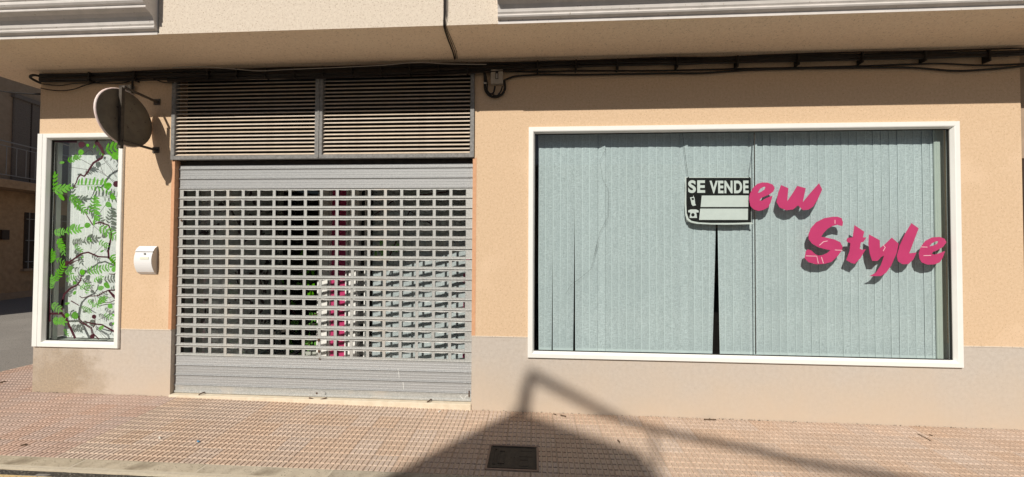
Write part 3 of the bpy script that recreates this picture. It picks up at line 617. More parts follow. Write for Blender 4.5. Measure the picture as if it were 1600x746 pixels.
# ------------------------------------------------------------------ SE VENDE sign
sg = thing('for_sale_sign', 'black and white SE VENDE sign hung on cords inside the display window', 'sign', (1.75, .05, 1.82))
YS = .058
def SP(x, y, dy=0): p = V(1060+x/7.854, 265+y/7.854, YS); return (p.x, p.z)
outer = [SP(*p) for p in ((82, 95), (893, 95), (897, 640), (915, 672), (600, 678), (400, 676), (230, 668), (150, 650), (105, 620), (84, 560), (76, 420), (84, 250))]
poly([outer], YS+.0005, .001, 'board', SIGNW, sg)
inner = [SP(*p) for p in ((96, 104), (888, 104), (892, 648), (700, 655), (400, 656), (250, 648), (160, 630), (125, 600), (102, 540), (96, 420), (97, 250))]
poly([inner], YS-.0015, .001, 'black_panel', SIGNB, sg)
for q in (((285, 322), (857, 320), (855, 462), (270, 462)), ((266, 482), (852, 482), (850, 620), (252, 620))):
    poly([[SP(*p) for p in q]], YS-.0032, .001, 'blank_field', SIGNW, sg)
cu = bpy.data.curves.new('txt', 'FONT'); cu.body = 'SE'; cu.extrude = .0005; cu.offset = .038; cu.space_character = 1.10
x0, z1 = SP(118, 134); x1, z0 = SP(326, 290); from_curve(cu, YS-.0032, 'lettering', SIGNW, sg, fit=(x0, x1, z0, z1))
cu = bpy.data.curves.new('txt', 'FONT'); cu.body = 'VENDE'; cu.extrude = .0005; cu.offset = .038; cu.space_character = 1.10
x0, z1 = SP(380, 140); x1, z0 = SP(860, 294); from_curve(cu, YS-.0032, 'lettering', SIGNW, sg, fit=(x0, x1, z0, z1))
poly([[SP(*p) for p in ((140, 345), (165, 340), (178, 340), (183, 318), (189, 340), (195, 345), (205, 425), (216, 440), (175, 450), (160, 430), (150, 380))], [SP(*p) for p in ((158, 352), (186, 350), (190, 375), (163, 378))]], YS-.0032, .001, 'mobile_phone_symbol', SIGNW, sg)
poly([[SP(*p) for p in ((118, 525), (120, 502), (150, 492), (215, 492), (245, 505), (247, 528), (218, 530), (214, 518), (222, 560), (228, 596), (134, 596), (140, 560), (148, 518), (146, 532))],
      [SP(176+22*cos(a), 558+22*sin(a)) for a in [i*pi/5 for i in range(10)]]], YS-.0032, .001, 'telephone_symbol', SIGNW, sg)
b = MB()
for x, y in ((118, 98), (868, 98)):
    p = SP(x, y); b.disc(p[0], p[1]-.004, .006, .006, YS-.003)
b.build('eyelet', GASK, sg)
for a, c in (((1067, 208), (1075, 277)), ((1180, 208), (1170, 277))):
    p, q = V(*a, YS), V(*c, YS); b = MB(); b.tube([p+Vector((0, .01, 0)), q], .0016, 5); b.tube([q, q+Vector((.008, -.002, -.006))], .003, 5); b.build('cord', GASK, sg)
# curled lower corner
b = MB(); A, Bq, C_ = SP(95, 600), SP(125, 728), SP(215, 668); b.add([(A[0], YS+.002, A[1]), (A[0]+.01, YS+.03, A[1]-.03), (C_[0], YS+.002, C_[1])], [(0, 1, 2)]); b.build('curled_corner', SIGNW, sg)

# ------------------------------------------------------------------ louvre grille
lg = thing('louvre_grille', 'wide metal louvre grille of two panels above the roller shutter', 'grille', (-2.17, 0, 2.46))
LX = [(-3.742, -2.172), (-2.170, -.594)]
for x0, x1 in LX:
    frame_loop(x0, x1, 2.462, 3.375, [(0, .03), (0, -.020), (.036, -.020), (.040, -.014), (.040, .03)]).build('frame', LOUVF, lg)
me = None
nsl = 22
for x0, x1 in LX:
    for i in range(nsl):
        z = 2.506+i*.0388
        if me is None:
            b = MB(); w2 = (x1-x0)/2-.0415
            pts = [(-.010, -.0005), (-.010, .0035), (.016, .026), (.030, .0275), (.030, .0245), (.017, .023), (-.006, .0015), (-.006, -.0005)]; n = len(pts)
            pts = [(-.012, -.001), (-.012, .0015), (.013, .0210), (.045, .0220), (.045, .0200), (.014, .0190), (-.009, .0010), (-.009, -.001)]
            b.add([(-w2, y, z_) for y, z_ in pts]+[(w2, y, z_) for y, z_ in pts], [(k, k+1, n+k+1, n+k) for k in range(n-1)]+[(n-1, 0, n, 2*n-1), tuple(range(n))[::-1], tuple(range(n, 2*n))])
            me = bpy.data.meshes.new('louvre_slat'); me.from_pydata(b.v, [], b.f); me.materials.append(LOUVS); me.update()
        o = link('louvre_slat', me, lg); o.location = ((x0+x1)/2+2.17, .004+random.uniform(-.0008, .0008), z-2.46+random.uniform(-.0012, .0012)); o.rotation_euler = (random.uniform(-.03, .03), random.uniform(-.0008, .0008), 0)
b = MB(); b.box(-2.178, -2.164, -.026, -.0205, 2.47, 3.37); b.build('cover_strip', LOUVF, lg)

# ------------------------------------------------------------------ roller shutter
rs = thing('roller_shutter', 'closed galvanised roller shutter with rows of perforated slats over the shop entrance', 'shutter', (-2.16, .05, .06))
SX0, SX1 = -3.704, -.612; PIT = .1013; YSH = .046
ZB = .448                          # underside of the lowest perforated slat
rows = [ZB+i*PIT for i in range(17)]
NH = 18; hx0 = -3.585; hxp = (-.749+3.585)/17
def slat_perf():
    b = MB(); Lx = SX1-SX0; z0, z1 = .006, PIT-.0065; cx0 = SX0-(-2.16); b_y = 0
    b0 = hx0-hxp/2+2.16; 
    def cell(xa, xb, xc):
        hw, hh, zc = .0680, .0345, .0522; m_ = []
        def hp(t, s_):       # biconcave outline: taller at the ends
            return (xc+t*hw, zc+s_*(hh*(.83+.17*abs(t)**2.2)))
        ts = [-1, -.93, -.8, -.5, 0, .5, .8, .93, 1]
        top = [hp(t, 1) for t in ts]; bot = [hp(t, -1) for t in ts]
        top[0] = (top[0][0], top[0][1]-.006); top[-1] = (top[-1][0], top[-1][1]-.006); bot[0] = (bot[0][0], bot[0][1]+.006); bot[-1] = (bot[-1][0], bot[-1][1]+.006)
        ox = [xa]+[t[0] for t in top[1:-1]]+[xb]; n = len(ts)
        b.add([(x, 0, z1) for x in ox]+[(x, 0, z) for x, z in top], [(k, n+k, n+k+1, k+1) for k in range(n-1)])
        b.add([(x, 0, z0) for x in ox]+[(x, 0, z) for x, z in bot], [(k, k+1, n+k+1, n+k) for k in range(n-1)])
        b.quad((xa, 0, z0), (bot[0][0], 0, bot[0][1]), (top[0][0], 0, top[0][1]), (xa, 0, z1)); b.quad((xb, 0, z0), (xb, 0, z1), (top[-1][0], 0, top[-1][1]), (bot[-1][0], 0, bot[-1][1]))
        lp = top+bot[::-1]; n = len(lp); d = .004
        b.add([(x, 0, z) for x, z in lp]+[(x, d, z) for x, z in lp], [(k, (k+1) % n, n+(k+1) % n, n+k) for k in range(n)])
        # raised lip round the hole
        lp2 = [(xc+(x-xc)*1.07, zc+(z-zc)*1.10) for x, z in lp]
        b.add([(x, -.002, z) for x, z in lp]+[(x, -.0002, z) for x, z in lp2]+[(x, .0005, z) for x, z in lp], [(k, n+k, n+(k+1) % n, (k+1) % n) for k in range(n)]+[(k, (k+1) % n, 2*n+(k+1) % n, 2*n+k) for k in range(n)])
        # back of the slat round the hole
        b.add([(xa, d, z0), (xb, d, z0), (xb, d, z1), (xa, d, z1)]+[(lp[0][0], d, lp[0][1]), (lp[8][0], d, lp[8][1]), (lp[9][0], d, lp[9][1]), (lp[-1][0], d, lp[-1][1])],
              [(0, 1, 6, 7), (3, 4, 5, 2), (0, 7, 4, 3), (1, 2, 5, 6)])
    for i in range(NH):
        xc = hx0+2.16+i*hxp; cell(xc-hxp/2, xc+hxp/2, xc)
    xa = hx0+2.16-hxp/2; xb = hx0+2.16+hxp*(NH-.5)
    for a, c in ((SX0+2.16, xa), (xb, SX1+2.16)):
        b.quad((a, 0, z0), (c, 0, z0), (c, 0, z1), (a, 0, z1)); b.quad((c, .009, z0), (a, .009, z0), (a, .009, z1), (c, .009, z1))
    roll(b); return b
def roll(b):
    pr = [(.0, .0062), (-.005, .006), (-.0105, .003), (-.010, -.0005), (.0, -.0035), (.004, -.003), (.004, .0062)]; n = len(pr); a, c = SX0+2.16-.006, SX1+2.16+.006
    b.add([(a, y, z) for y, z in pr]+[(c, y, z) for y, z in pr], [(k, k+1, n+k+1, n+k) for k in range(n-1)]+[tuple(range(n))[::-1], tuple(range(n, 2*n))])
def slat_solid(h, ribs=4):
    b = MB(); a, c = SX0+2.16, SX1+2.16; pr = [(0, .006)]
    zz = .012
    for i in range(ribs):
        z = .016+(h-.026)*i/(ribs-1); pr += [(0, z-.004), (-.0015, z-.002), (-.0015, z+.002), (0, z+.004)]
    pr += [(0, h-.0065)]; n = len(pr)
    b.add([(a, y, z) for y, z in pr]+[(c, y, z) for y, z in pr], [(k, n+k, n+k+1, k+1) for k in range(n-1)])
    b.quad((c, .008, .006), (a, .008, .006), (a, .008, h-.0065), (c, .008, h-.0065)); roll(b); return b
def mesh_of(b, name, m):
    me = bpy.data.meshes.new(name); me.from_pydata(b.v, [], b.f); me.materials.append(m); me.update(); return me
mp_ = mesh_of(slat_perf(), 'perforated_slat', GALV)
for i, z in enumerate(rows):
    o = link('perforated_slat', mp_, rs); o.location = (random.uniform(-.002, .002), YSH-.05+random.uniform(-.0005, .0005), z-.06); o.rotation_euler = (random.uniform(-.012, .012), random.uniform(-.0003, .0003), 0)
msd = mesh_of(slat_solid(PIT), 'solid_slat', GALVR)
for z in (ZB-PIT, ZB-2*PIT, ZB-3*PIT, ZB+17*PIT, ZB+18*PIT):
    o = link('solid_slat', msd, rs); o.location = (random.uniform(-.002, .002), YSH-.05, z-.06); o.rotation_euler = (random.uniform(-.008, .008), 0, 0)
o = link('solid_slat', mesh_of(slat_solid(.046, 2), 'solid_slat', GALVR), rs); o.location = (0, YSH-.05, ZB+19*PIT-.06)
b = MB(); b.box(-3.7075, -.6065, .060, .15, 2.395, 2.4605); b.build('gap_shade_fill', DGREY, rs)  # dark block standing in for the shade in the open gap above the slats
b = MB(); zt_ = ZB-3*PIT-.004
b.box(SX0, SX1, YSH-.002, YSH+.012, .066, zt_); b.box(SX0, SX1, YSH-.012, YSH-.0025, .066, .086, bev=.002); b.box(SX0, SX1, YSH-.006, YSH-.0025, zt_-.012, zt_-.004); b.build('bottom_bar', GALV, rs)
b = MB(); b.box(-3.7075, -3.67, .062, .10, .061, 2.46); b.build('guide_rail', DGREY, rs); b = MB(); b.box(-.640, -.6055, .062, .10, .061, 2.46); b.build('guide_rail', DGREY, rs)
px_, pz_ = V(496, 614, YSH).x, V(496, 614, YSH).z
poly([[(px_+.09*(abs(cos(a))**.6)*(1 if cos(a) > 0 else -1), pz_+.026*sin(a)) for a in [i*pi/12 for i in range(24)]]], YSH-.0075, .004, 'lock_plate', GALV, rs)
b = MB(); b.tube([(px_, YSH-.014, pz_), (px_, YSH-.008, pz_)], .009, 10); b.build('keyhole', RUST, rs)
b = MB(); p = [V(a, c, .0) for a, c in ((483, 622), (487, 623), (494, 628), (507, 623), (510, 622))]; b.tube([Vector((q.x, -.0, max(q.z, .045))) for q in p], .006, 6); b.build('pull_handle', RUST, rs)
b = MB(); b.box(-3.7087, -3.702, .101, .225, .061, 2.44); b.build('inner_jamb', GREYW, rs)
for a, c, h in ((497.5, 531, 8), (498, 549, 6), (283, 345, 3), (499, 561, 3)):
    p = V(a, c, YSH-.0095); b = MB(); b.ribbon([(p.x, p.z+.012), (p.x+.003, p.z), (p.x-.002, p.z-.003*h)], [.016, .022, .004], YSH-.0098, .0006); b.build('rust_streak', RUST, rs)
for pts in ([(622, 575), (624, 590)], [(630, 597), (631, 609)], [(560, 578), (575, 577)]):
    b = MB(); b.ribbon([(V(a, c, YSH).x, V(a, c, YSH).z) for a, c in pts], .010, YSH-.0032, .0004); b.build('scratch', SCRATCH, rs)
for (a, c) in ((312, 613), (669, 628)):
    q = V(a, c, -.005); b = MB(); b.tube([(q.x-.012, .0, .064), (q.x+.01, -.01, .078), (q.x+.02, .03, .080)], .006, 6); b.build('bolt_ring', RUST, rs)
b = MB(); q = V(733, 615, YSH); b.box(q.x-.004, q.x+.006, YSH-.012, YSH-.007, q.z-.03, q.z+.03); b.build('end_stop', RUST, rs)
b = MB()
for pts in ([(722, 617), (718, 619), (722, 622), (725, 625), (720, 627)], [(731, 618), (727, 620), (726, 624), (730, 626)]):
    b.ribbon([(V(a, c, YSH-.003).x, V(a, c, YSH-.003).z) for a, c in pts], .006, YSH-.0032, .0008)
b.build('chalk_scribble', SIGNW, rs)

# ------------------------------------------------------------------ glazed entrance behind the shutter
sf = thing('glazed_entrance', 'slanting glazed shop entrance with white door frames and leaf stickers behind the shutter', 'shopfront', (-2, 1, .05))
A_, B_ = V(738, 450, .66), V(440, 450, 1.56); A_.z = B_.z = 0; print('entrance', A_, B_); BX = B_.x; D_ = (B_-A_).normalized(); NN = Vector((D_.y, -D_.x, 0))
if NN.y > 0: NN = -NN            # points to the street
def on_e(px): p = on_plane(px, 450, A_, NN); return (p-A_).dot(D_)
def ebox(b, p0, p1, z0, z1, d0=0., d1=.05, mi=0):     # box along the slanted front between two pixel columns
    s0, s1 = sorted((on_e(p0), on_e(p1))); b.obox(A_+D_*s0-NN*d0+Vector((0, 0, z0)), D_*(s1-s0), -NN*(d1-d0), (0, 0, z1-z0), mi)
LE = (B_-A_).length
for p0, p1 in ((497.5, 500), (503, 513.3), (515, 517), (541, 544), (546.5, 549.5), (553, 560.5), (570.5, 572)):
    b = MB(); ebox(b, p0, p1, .06, 2.40, -.02, .05); b.build('door_frame', WHITE, sf)
for p0, p1 in ((517.6, 524), (529, 540.5)):
    b = MB(); ebox(b, p0, p1, .06, 2.38, .0, .02); b.build('magenta_film', PINK, sf)
b = MB(); ebox(b, 524, 529, .06, 2.38, .03, .05); ebox(b, 561, 570, .06, 2.38, .03, .05); b.build('dark_panel', GASK, sf)
s1 = on_e(572); s0 = on_e(500)
for sa, l_, z_, h_ in ((0, s1, .06, .05), (s0, LE-s0, .06, .05), (0, LE, 2.36, .09)):
    b = MB(); b.obox(A_+D_*sa+Vector((0, 0, z_)), D_*l_, -NN*.04, (0, 0, h_)); b.build('rail', GREYW, sf)
for s0, s1 in ((0.0, on_e(572)), (on_e(500), LE)):
    b = MB(); P = A_+D_*s0-NN*.012; Qq = A_+D_*s1-NN*.012; b.quad(P+Vector((0, 0, .11)), Qq+Vector((0, 0, .11)), Qq+Vector((0, 0, 2.36)), P+Vector((0, 0, 2.36))); b.build('glass', GLASS2, sf)
# side glazing on the left of the lobby
b = MB(); b.quad((BX, .16, .11), (BX, 1.56, .11), (BX, 1.56, 2.36), (BX, .16, 2.36)); b.build('glass', GLASS2, sf)
b = MB(); b.box(BX-.04, BX+.01, .23, .28, .06, 2.44); b.box(BX-.04, BX+.01, 1.50, 1.56, .06, 2.44); b.box(BX-.04, BX+.01, .28, 1.5, .06, .11); b.build('side_frame', GREYW, sf)
# leaf stickers on the slanted and side panes
def on_front(px, py, off=.02): return on_plane(px, py, A_+NN*off, NN)
def leaf3(b, c, ax, up_, L_, w_, a, n=10):
    vs = [c+ax*(cos(t)*L_/2*cos(a)-sin(t)*w_/2*sin(a))+up_*(cos(t)*L_/2*sin(a)+sin(t)*w_/2*cos(a)) for t in [2*pi*k/n for k in range(n)]]; b.add(vs, [tuple(range(n))])
UPV = Vector((0, 0, 1)); random.seed(21)
for (px, py) in ((447, 445), (455, 470), (470, 440), (484, 452), (462, 510), (478, 530), (490, 500), (487, 540), (452, 540), (484, 428), (593, 388), (604, 398), (618, 383), (470, 560), (472, 395)):
    b = MB(); c = on_front(px, py)
    for k in range(9): leaf3(b, c+D_*random.uniform(-.07, .07)+UPV*random.uniform(-.09, .09)+NN*random.uniform(-.001, .001), D_, UPV, random.uniform(.05, .10), random.uniform(.03, .05), random.uniform(0, 3.1))
    b.build('leaf_spray', GREEN, sf)
for pts in (((440, 330), (470, 360), (500, 345)), ((450, 480), (470, 500), (498, 490)), ((455, 560), (480, 540), (499, 520)), ((580, 340), (620, 310), (700, 300)), ((600, 420), (640, 330), (690, 360)), ((735, 430), (728, 470), (733, 545))):
    b = MB(); b.tube([on_front(*p) for p in pts], .008, 6); b.build('branch', WINE, sf)
for i in range(12):
    b = MB(); y = random.uniform(.3, 1.4); z = random.uniform(.4, 2.2); pts = [Vector((BX+.012, y, z))]
    for k in range(4): pts.append(pts[-1]+Vector((0, random.uniform(-.12, .16), random.uniform(-.2, .1))))
    b.tube(pts, .009, 5); 
    for k in range(7): leaf3(b, pts[k % 5]+Vector((.003, random.uniform(-.08, .08), random.uniform(-.08, .08))), Vector((0, 1, 0)), UPV, .10, .045, random.uniform(0, 3), 8)
    b.build('branch', STEMV, sf)
for (p0, y0, y1) in ((724, 428, 442), (724, 470, 482), (727, 500, 512), (723, 548, 560), (728, 400, 412)):
    c0, c1 = on_front(p0, y0), on_front(p0+7, y1); b = MB(); b.obox(c1, Vector((c0.x-c1.x, c0.y-c1.y, 0)), NN*.002, (0, 0, c0.z-c1.z)); b.build('magenta_film', PINK, sf)
vb3 = thing('vertical_blind', 'pale vertical blind behind the slanting glazed entrance, seen through the shutter holes', 'blind', (0, 0, 0), 'vertical blinds behind the shop glass')
s_ = .03
ang = atan2(D_.y, D_.x)
while s_ < on_e(572):
    P = A_+D_*s_-NN*.09; me = bpy.data.meshes.new('vane'); nn = NN; vs = []; uv = []
    for j in (0, 1):
        for i in range(4):
            u = i/3-.5; q = P-D_*(u*.09)+NN*(.006*(1-4*u*u))+Vector((0, 0, .07 if j == 0 else 2.34)); vs.append(q); uv.append((i/3, j))
    me.from_pydata(vs, [], [(0, 1, 5, 4), (1, 2, 6, 5), (2, 3, 7, 6)]); ul = me.uv_layers.new(name='UVMap')
    for lp in me.loops: ul.data[lp.index].uv = uv[lp.vertex_index]
    me.materials.append(FAB); me.update(); link('vane', me, vb3); s_ += .08
b = MB(); P = A_-NN*.09+Vector((0, 0, 2.34)); b.obox(P, D_*on_e(572), -NN*.03, (0, 0, .03)); b.build('headrail', WHITE, vb3)
vb4 = thing('vertical_blind', 'shaded vertical blind behind the left side pane of the shuttered lobby', 'blind', (0, 0, 0), 'vertical blinds behind the shop glass')
for i in range(17):
    y = .22+i*.08; me = bpy.data.meshes.new('vane'); vs = [(BX-.09, y-.045, .07), (BX-.084, y, .07), (BX-.09, y+.045, .07), (BX-.09, y-.045, 2.36), (BX-.084, y, 2.36), (BX-.09, y+.045, 2.36)]
    me.from_pydata(vs, [], [(0, 1, 4, 3), (1, 2, 5, 4)]); ul = me.uv_layers.new(name='UVMap')
    for lp in me.loops: ul.data[lp.index].uv = (.5, .5)
    me.materials.append(FABW); me.update(); link('vane', me, vb4)
b = MB(); b.box(BX-.11, BX-.07, .18, 1.55, 2.362, 2.39); b.build('headrail', WHITE, vb4)

# ------------------------------------------------------------------ mailbox
ml = thing('mailbox', 'small white bow-fronted metal mailbox fixed to the peach wall beside the shutter', 'mailbox', (-4.0, 0, 1.28))
mx0, mx1 = V(208.6, 405, -.066).x, V(246.3, 405, 0).x; mz0, mz1 = 1.283, 1.572; pr = []
for i in range(13):
    t = i/12; pr.append((-.014-.050*sin(pi*t)**.75 if 0 < t < 1 else -.006, mz0+(mz1-mz0)*t))
seam = 8
def shell(a, c, pr, e=0):
    b = MB(); n = len(pr); b.add([(a, y-e, z) for y, z in pr]+[(c, y-e, z) for y, z in pr], [(k, n+k, n+k+1, k+1) for k in range(n-1)]); return b
zseam = 1.515
lo = [(y, z) for y, z in pr if z < zseam]; yl = -.014-.050*sin(pi*(zseam-mz0)/(mz1-mz0))**.75-.001
lo.append((yl, zseam-.004)); hi = [(yl-.004, zseam+.002)]+[(y-.003, z) for y, z in pr if z > zseam+.004]
shell(mx0, mx1, lo).build('front_panel', MAILW, ml, smooth=False)
shell(mx0-.003, mx1+.003, hi).build('lid', MAILW, ml)
b = MB(); n = len(pr)
for x in (mx0+.002, mx1-.002):
    b = MB(); b.add([(x, y+.003, z) for y, z in pr]+[(x, 0, mz1), (x, 0, mz0)], [tuple(range(n+2))]); b.build('side_panel', MAILS, ml)
b = MB(); b.box(mx0+.001, mx1-.001, yl-.001, yl+.01, zseam-.005, zseam+.0015); b.build('slot_gap', GASK, ml)
xm = mx0+.125; b = MB(); b.tube([(xm-.012, yl-.014, 1.493), (xm-.012, yl+.01, 1.493)], .010, 12); b.build('lock', CHROME, ml)
b = MB(); b.box(xm-.055, xm+.035, -.066, -.062, 1.437, 1.460); b.build('name_label', LABEL, ml)

# ------------------------------------------------------------------ traffic mirror
tmr = thing('traffic_mirror', 'round traffic mirror seen from its dark back, bracketed to the wall by the corner window', 'traffic mirror', (-3.92, -.27, 2.75))
MC = V(200, 185, -.275)+Vector((-.012, 0, 0)); nrm = Vector((-1, -.10, -.06)).normalized(); ax = Vector((0, 0, 1)).cross(nrm).normalized(); ay = nrm.cross(ax); R_ = .272
def revolve(b, prof_, n=40, mi=0, C=MC):
    vs = [];
    for d, r in prof_: vs += [C+nrm*d+(ax*cos(2*pi*k/n)+ay*sin(2*pi*k/n))*r for k in range(n)]
    m_ = len(prof_); b.add(vs, [(i*n+k, i*n+(k+1) % n, (i+1)*n+(k+1) % n, (i+1)*n+k) for i in range(m_-1) for k in range(n)], mi)
b = MB(); revolve(b, [(.004, .0005), (.004, R_*.55), (.0, R_*.62), (.0, R_*.93), (.006, R_*.985)]); b.build('back_shell', MBACK, tmr, smooth=True)
b = MB(); revolve(b, [(.006, R_*.985), (.008, R_), (.014, R_+.004), (.022, R_+.003), (.026, R_-.008)]); b.build('rim', RIM, tmr, smooth=True)
b = MB(); revolve(b, [(.03, R_-.008), (.040, R_*.8), (.054, R_*.4), (.058, .001)]); b.build('mirror_face', SILVER, tmr, smooth=True)
bx, by = MC.x+.027, -.345
b = MB(); b.box(bx-.014, bx+.014, by-.014, by+.014, V(192, 232, -.345).z, V(192, 137, -.345).z); b.build('upright', BRACK, tmr)
for zf in (V(245, 235, 0).z, V(245, 160, 0).z):
    b = MB(); foot = Vector((V(245, 200, 0).x, -.004, zf)); out = Vector((bx+.012, by, zf-(.0 if zf < 2.7 else -.012))); b.tube([foot, out], .013, 8); b.build('arm', BRACK, tmr)
    b = MB(); b.box(foot.x-.035, foot.x+.035, -.008, -.001, zf-.03, zf+.03); b.build('foot_plate', BRACK, tmr)
    b = MB(); b.tube([(foot.x+.022, -.014, zf), (foot.x+.022, -.007, zf)], .006, 6); b.tube([(foot.x-.022, -.014, zf), (foot.x-.022, -.007, zf)], .006, 6); b.build('bolt', GASK, tmr)

tb = thing('terminal_block', 'small pale ribbed terminal block on the wall above the traffic mirror', 'electrical box', (-3.95, -.02, 3.1))
p, q = V(188, 134, -.03), V(206, 147, -.03); b = MB(); b.box(p.x, q.x, -.045, -.002, q.z, p.z, bev=.003); b.build('housing', PALEC, tb)
for i in range(5):
    b = MB(); xx = p.x+.06+i*.010; b.box(xx, xx+.004, -.05, -.0455, q.z+.01, p.z-.01); b.build('rib', BOXM, tb)

# ------------------------------------------------------------------ junction box and cables
jb = thing('junction_box', 'grey plastic junction box on the wall at the right end of the louvre grille', 'electrical box', (-.37, 0, 3.24))
b = MB(); b.box(-.430, -.310, -.048, -.001, 3.170, 3.322, bev=.005); b.build('housing', BOXM, jb)
b = MB(); b.box(-.384, -.356, -.052, -.0485, 3.212, 3.288); b.build('window_recess', GASK, jb)
b = MB(); b.box(-.378, -.362, -.058, -.0525, 3.216, 3.262); b.build('switch', PALEC, jb)
def smooth_pts(P, n=6):
    o = []
    for i in range(len(P)-1):
        p0, p1, p2, p3 = P[max(i-1, 0)], P[i], P[i+1], P[min(i+2, len(P)-1)]
        for k in range(n):
            t = k/n; o.append(.5*((2*p1)+(p2-p0)*t+(2*p0-5*p1+4*p2-p3)*t*t+(3*p1-p0-3*p2+p3)*t**3))
    return o+[P[-1]]
def cable(pts, r, m_, label, y=-.03, name='cable', yj=0., group=None):
    P = [V(a, c, y+random.uniform(-yj, yj)) for a, c in pts]; b = MB(); b.tube(smooth_pts(P), r, 7)
    o = b.build(name, m_, smooth=True); tag(o, label, 'cable', group or 'loose cables along the top of the shop wall'); return o
random.seed(5)
bund = thing('cable_bundle', 'thick black bundle of cables clipped along the top of the shop wall under the soffit', 'cable bundle', (0, 0, 3.36))
def joint_y(x): return 113-(x-60)*(113-74)/1540.0
for i in range(19):
    dy = [3.5, 6, 8, 11, 13, 15, 17, 10, 6, 13, 19, 9, 14, 12, 16, 19, 18, 21, 23][i]; b = MB(); P = []
    x = 62 if i < 13 else 262
    while x < 1640:
        s_ = (1.0 if x < 760 else .9); P.append(V(x, joint_y(x)+(dy if x < 790 else min(dy, 14+.1*dy))*s_*.85+random.uniform(-1.3, 1.3), -.025-random.uniform(0, .022))); x += random.uniform(55, 110)
    b.tube(smooth_pts(P, 4), random.choice((.0095, .008, .0065, .006)), 7); b.build('strand', BLACK if i % 3 else BROWNC, bund, smooth=True)
for x in list(range(325, 760, 45))+[965, 1058, 1152, 1247, 1347, 1445, 1545]+[140, 210, 840, 900]:
    p = V(x, joint_y(x)+3, -.05); b = MB(); b.box(p.x-.007, p.x+.007, -.062, -.002, p.z-.085-random.random()*.02, p.z+.004); b.tube([p+Vector((-.01, -.012, -.075)), p+Vector((.022, -.016, -.055))], .005, 5); b.build('clip', BLACK, bund)
zz = lambda a, c: (900+a/2.286, c/2.286)
cable([(788, 126), (797, 122), (810, 119), (850, 117)]+[zz(*p) for p in ((0, 268), (150, 266), (330, 263), (450, 262), (600, 252), (750, 247), (1000, 243), (1200, 243), (1350, 254), (1480, 248), (1600, 236))], .0095, BLACK, 'lowest black cable sagging along the wall above the display window', -.016)
cable([(786, 112), (850, 112.5)]+[zz(*p) for p in ((0, 254), (300, 253), (600, 246), (900, 240), (1150, 232), (1300, 228), (1450, 234), (1620, 228))], .0075, BLACK, 'second lowest cable leaving the junction box to the right under the bundle', -.016)
cable([(749, 106), (756, 111), (757.5, 128), (758, 140), (764, 149), (774, 152), (784, 148), (789, 138), (788, 126)], .012, BLACK, 'thick black cable looping under the junction box', -.022)
cable([(756, 108), (761, 130), (761, 141), (766, 147), (771, 145), (773.5, 135)], .009, BLACK, 'short black cable entering the junction box from below on the left', -.03)
cable([(785, 135), (782, 144), (776, 150), (768, 147)], .007, BLACK, 'thin black cable entering the junction box from below on the right', -.04)
cable([(755.5, 129.8), (760.5, 130.4)], .009, PALEC, 'pale tie wrapped round the thick cable left of the junction box', -.036, name='cable_tie')
cable([(270, 106), (311, 104.5), (364, 108), (405, 111), (446, 109), (520, 106), (600, 102), (650, 98), (700, 100), (760, 101)], .0035, PALEC, 'thin pale wire drooping in front of the louvre grille top', -.085)
cable([(64, 131), (78, 133), (95, 134), (115, 131), (140, 130), (180, 131), (200, 128), (215, 121), (235, 122), (255, 129), (272, 130)], .005, BLACK, 'thin cable running above the traffic mirror to the louvre grille', -.02)
cable([(64, 138), (80, 141), (100, 142), (118, 139), (135, 133), (160, 128), (200, 126)], .0055, BLACK, 'lower sagging cable above the corner window', -.02)
cable([(66, 122), (120, 124), (170, 121), (204, 122), (207, 135)], .007, BLACK, 'black cable dropping to the terminal block above the mirror', -.025)
cable([(205, 118), (207, 128), (207, 146)], .009, BLACK, 'short thick cable hanging behind the mirror upright', -.03)
# loop of conduit at the corner
b = MB(); pl = [Vector(p) for p in ((-5.20, -.02, 3.355), (-5.26, -.05, 3.36), (-5.33, -.02, 3.345), (-5.33, .06, 3.325), (-5.27, .12, 3.31), (-5.25, .6, 3.30))]; b.tube(smooth_pts(pl), .012, 7); tag(b.build('cable_loop', BLACK, smooth=True), 'black cable bundle bending round the upper left corner of the wall', 'cable')
# drop from the storey above
fa = lambda x, y: V(x, y, -.61)
def so_(x, y): return on_plane(x, y, (0, 0, ZS-.008), (0, 0, 1))
for dx, r, lab in ((0, .0065, 'dark cable coming down the cream fascia and across the soffit'), (2.6, .003, 'thin wire beside the dark cable on the cream fascia'), (5, .0022, 'thinnest wire rightmost of the three coming down the fascia')):
    P = [fa(694+dx, -60), fa(694+dx, 15), fa(693.5+dx*.6, 36), so_(694.5+dx*.8, 45), so_(700+dx*1.1, 62), so_(707+dx*1.2, 80), so_(710.5+dx*.8, 93)]
    b = MB(); b.tube(smooth_pts(P, 4), r, 6); tag(b.build('drop_cable', BROWNC, smooth=True), lab, 'cable', 'cables coming down from the upper storey')
# overhead line crossing the side street
b = MB(); p0, p1 = Vector((-5.26, .05, 3.20)), on_plane(-40, 129, (-14, 3, 0), (1, .25, 0)); b.tube([p0+(p1-p0)*t+Vector((0, 0, -.25*4*t*(1-t)*.3)) for t in [i/12 for i in range(13)]], .010, 6); tag(b.build('overhead_cable', BLACK, smooth=True), 'black cable crossing the side street from the wall corner to the old house', 'cable')

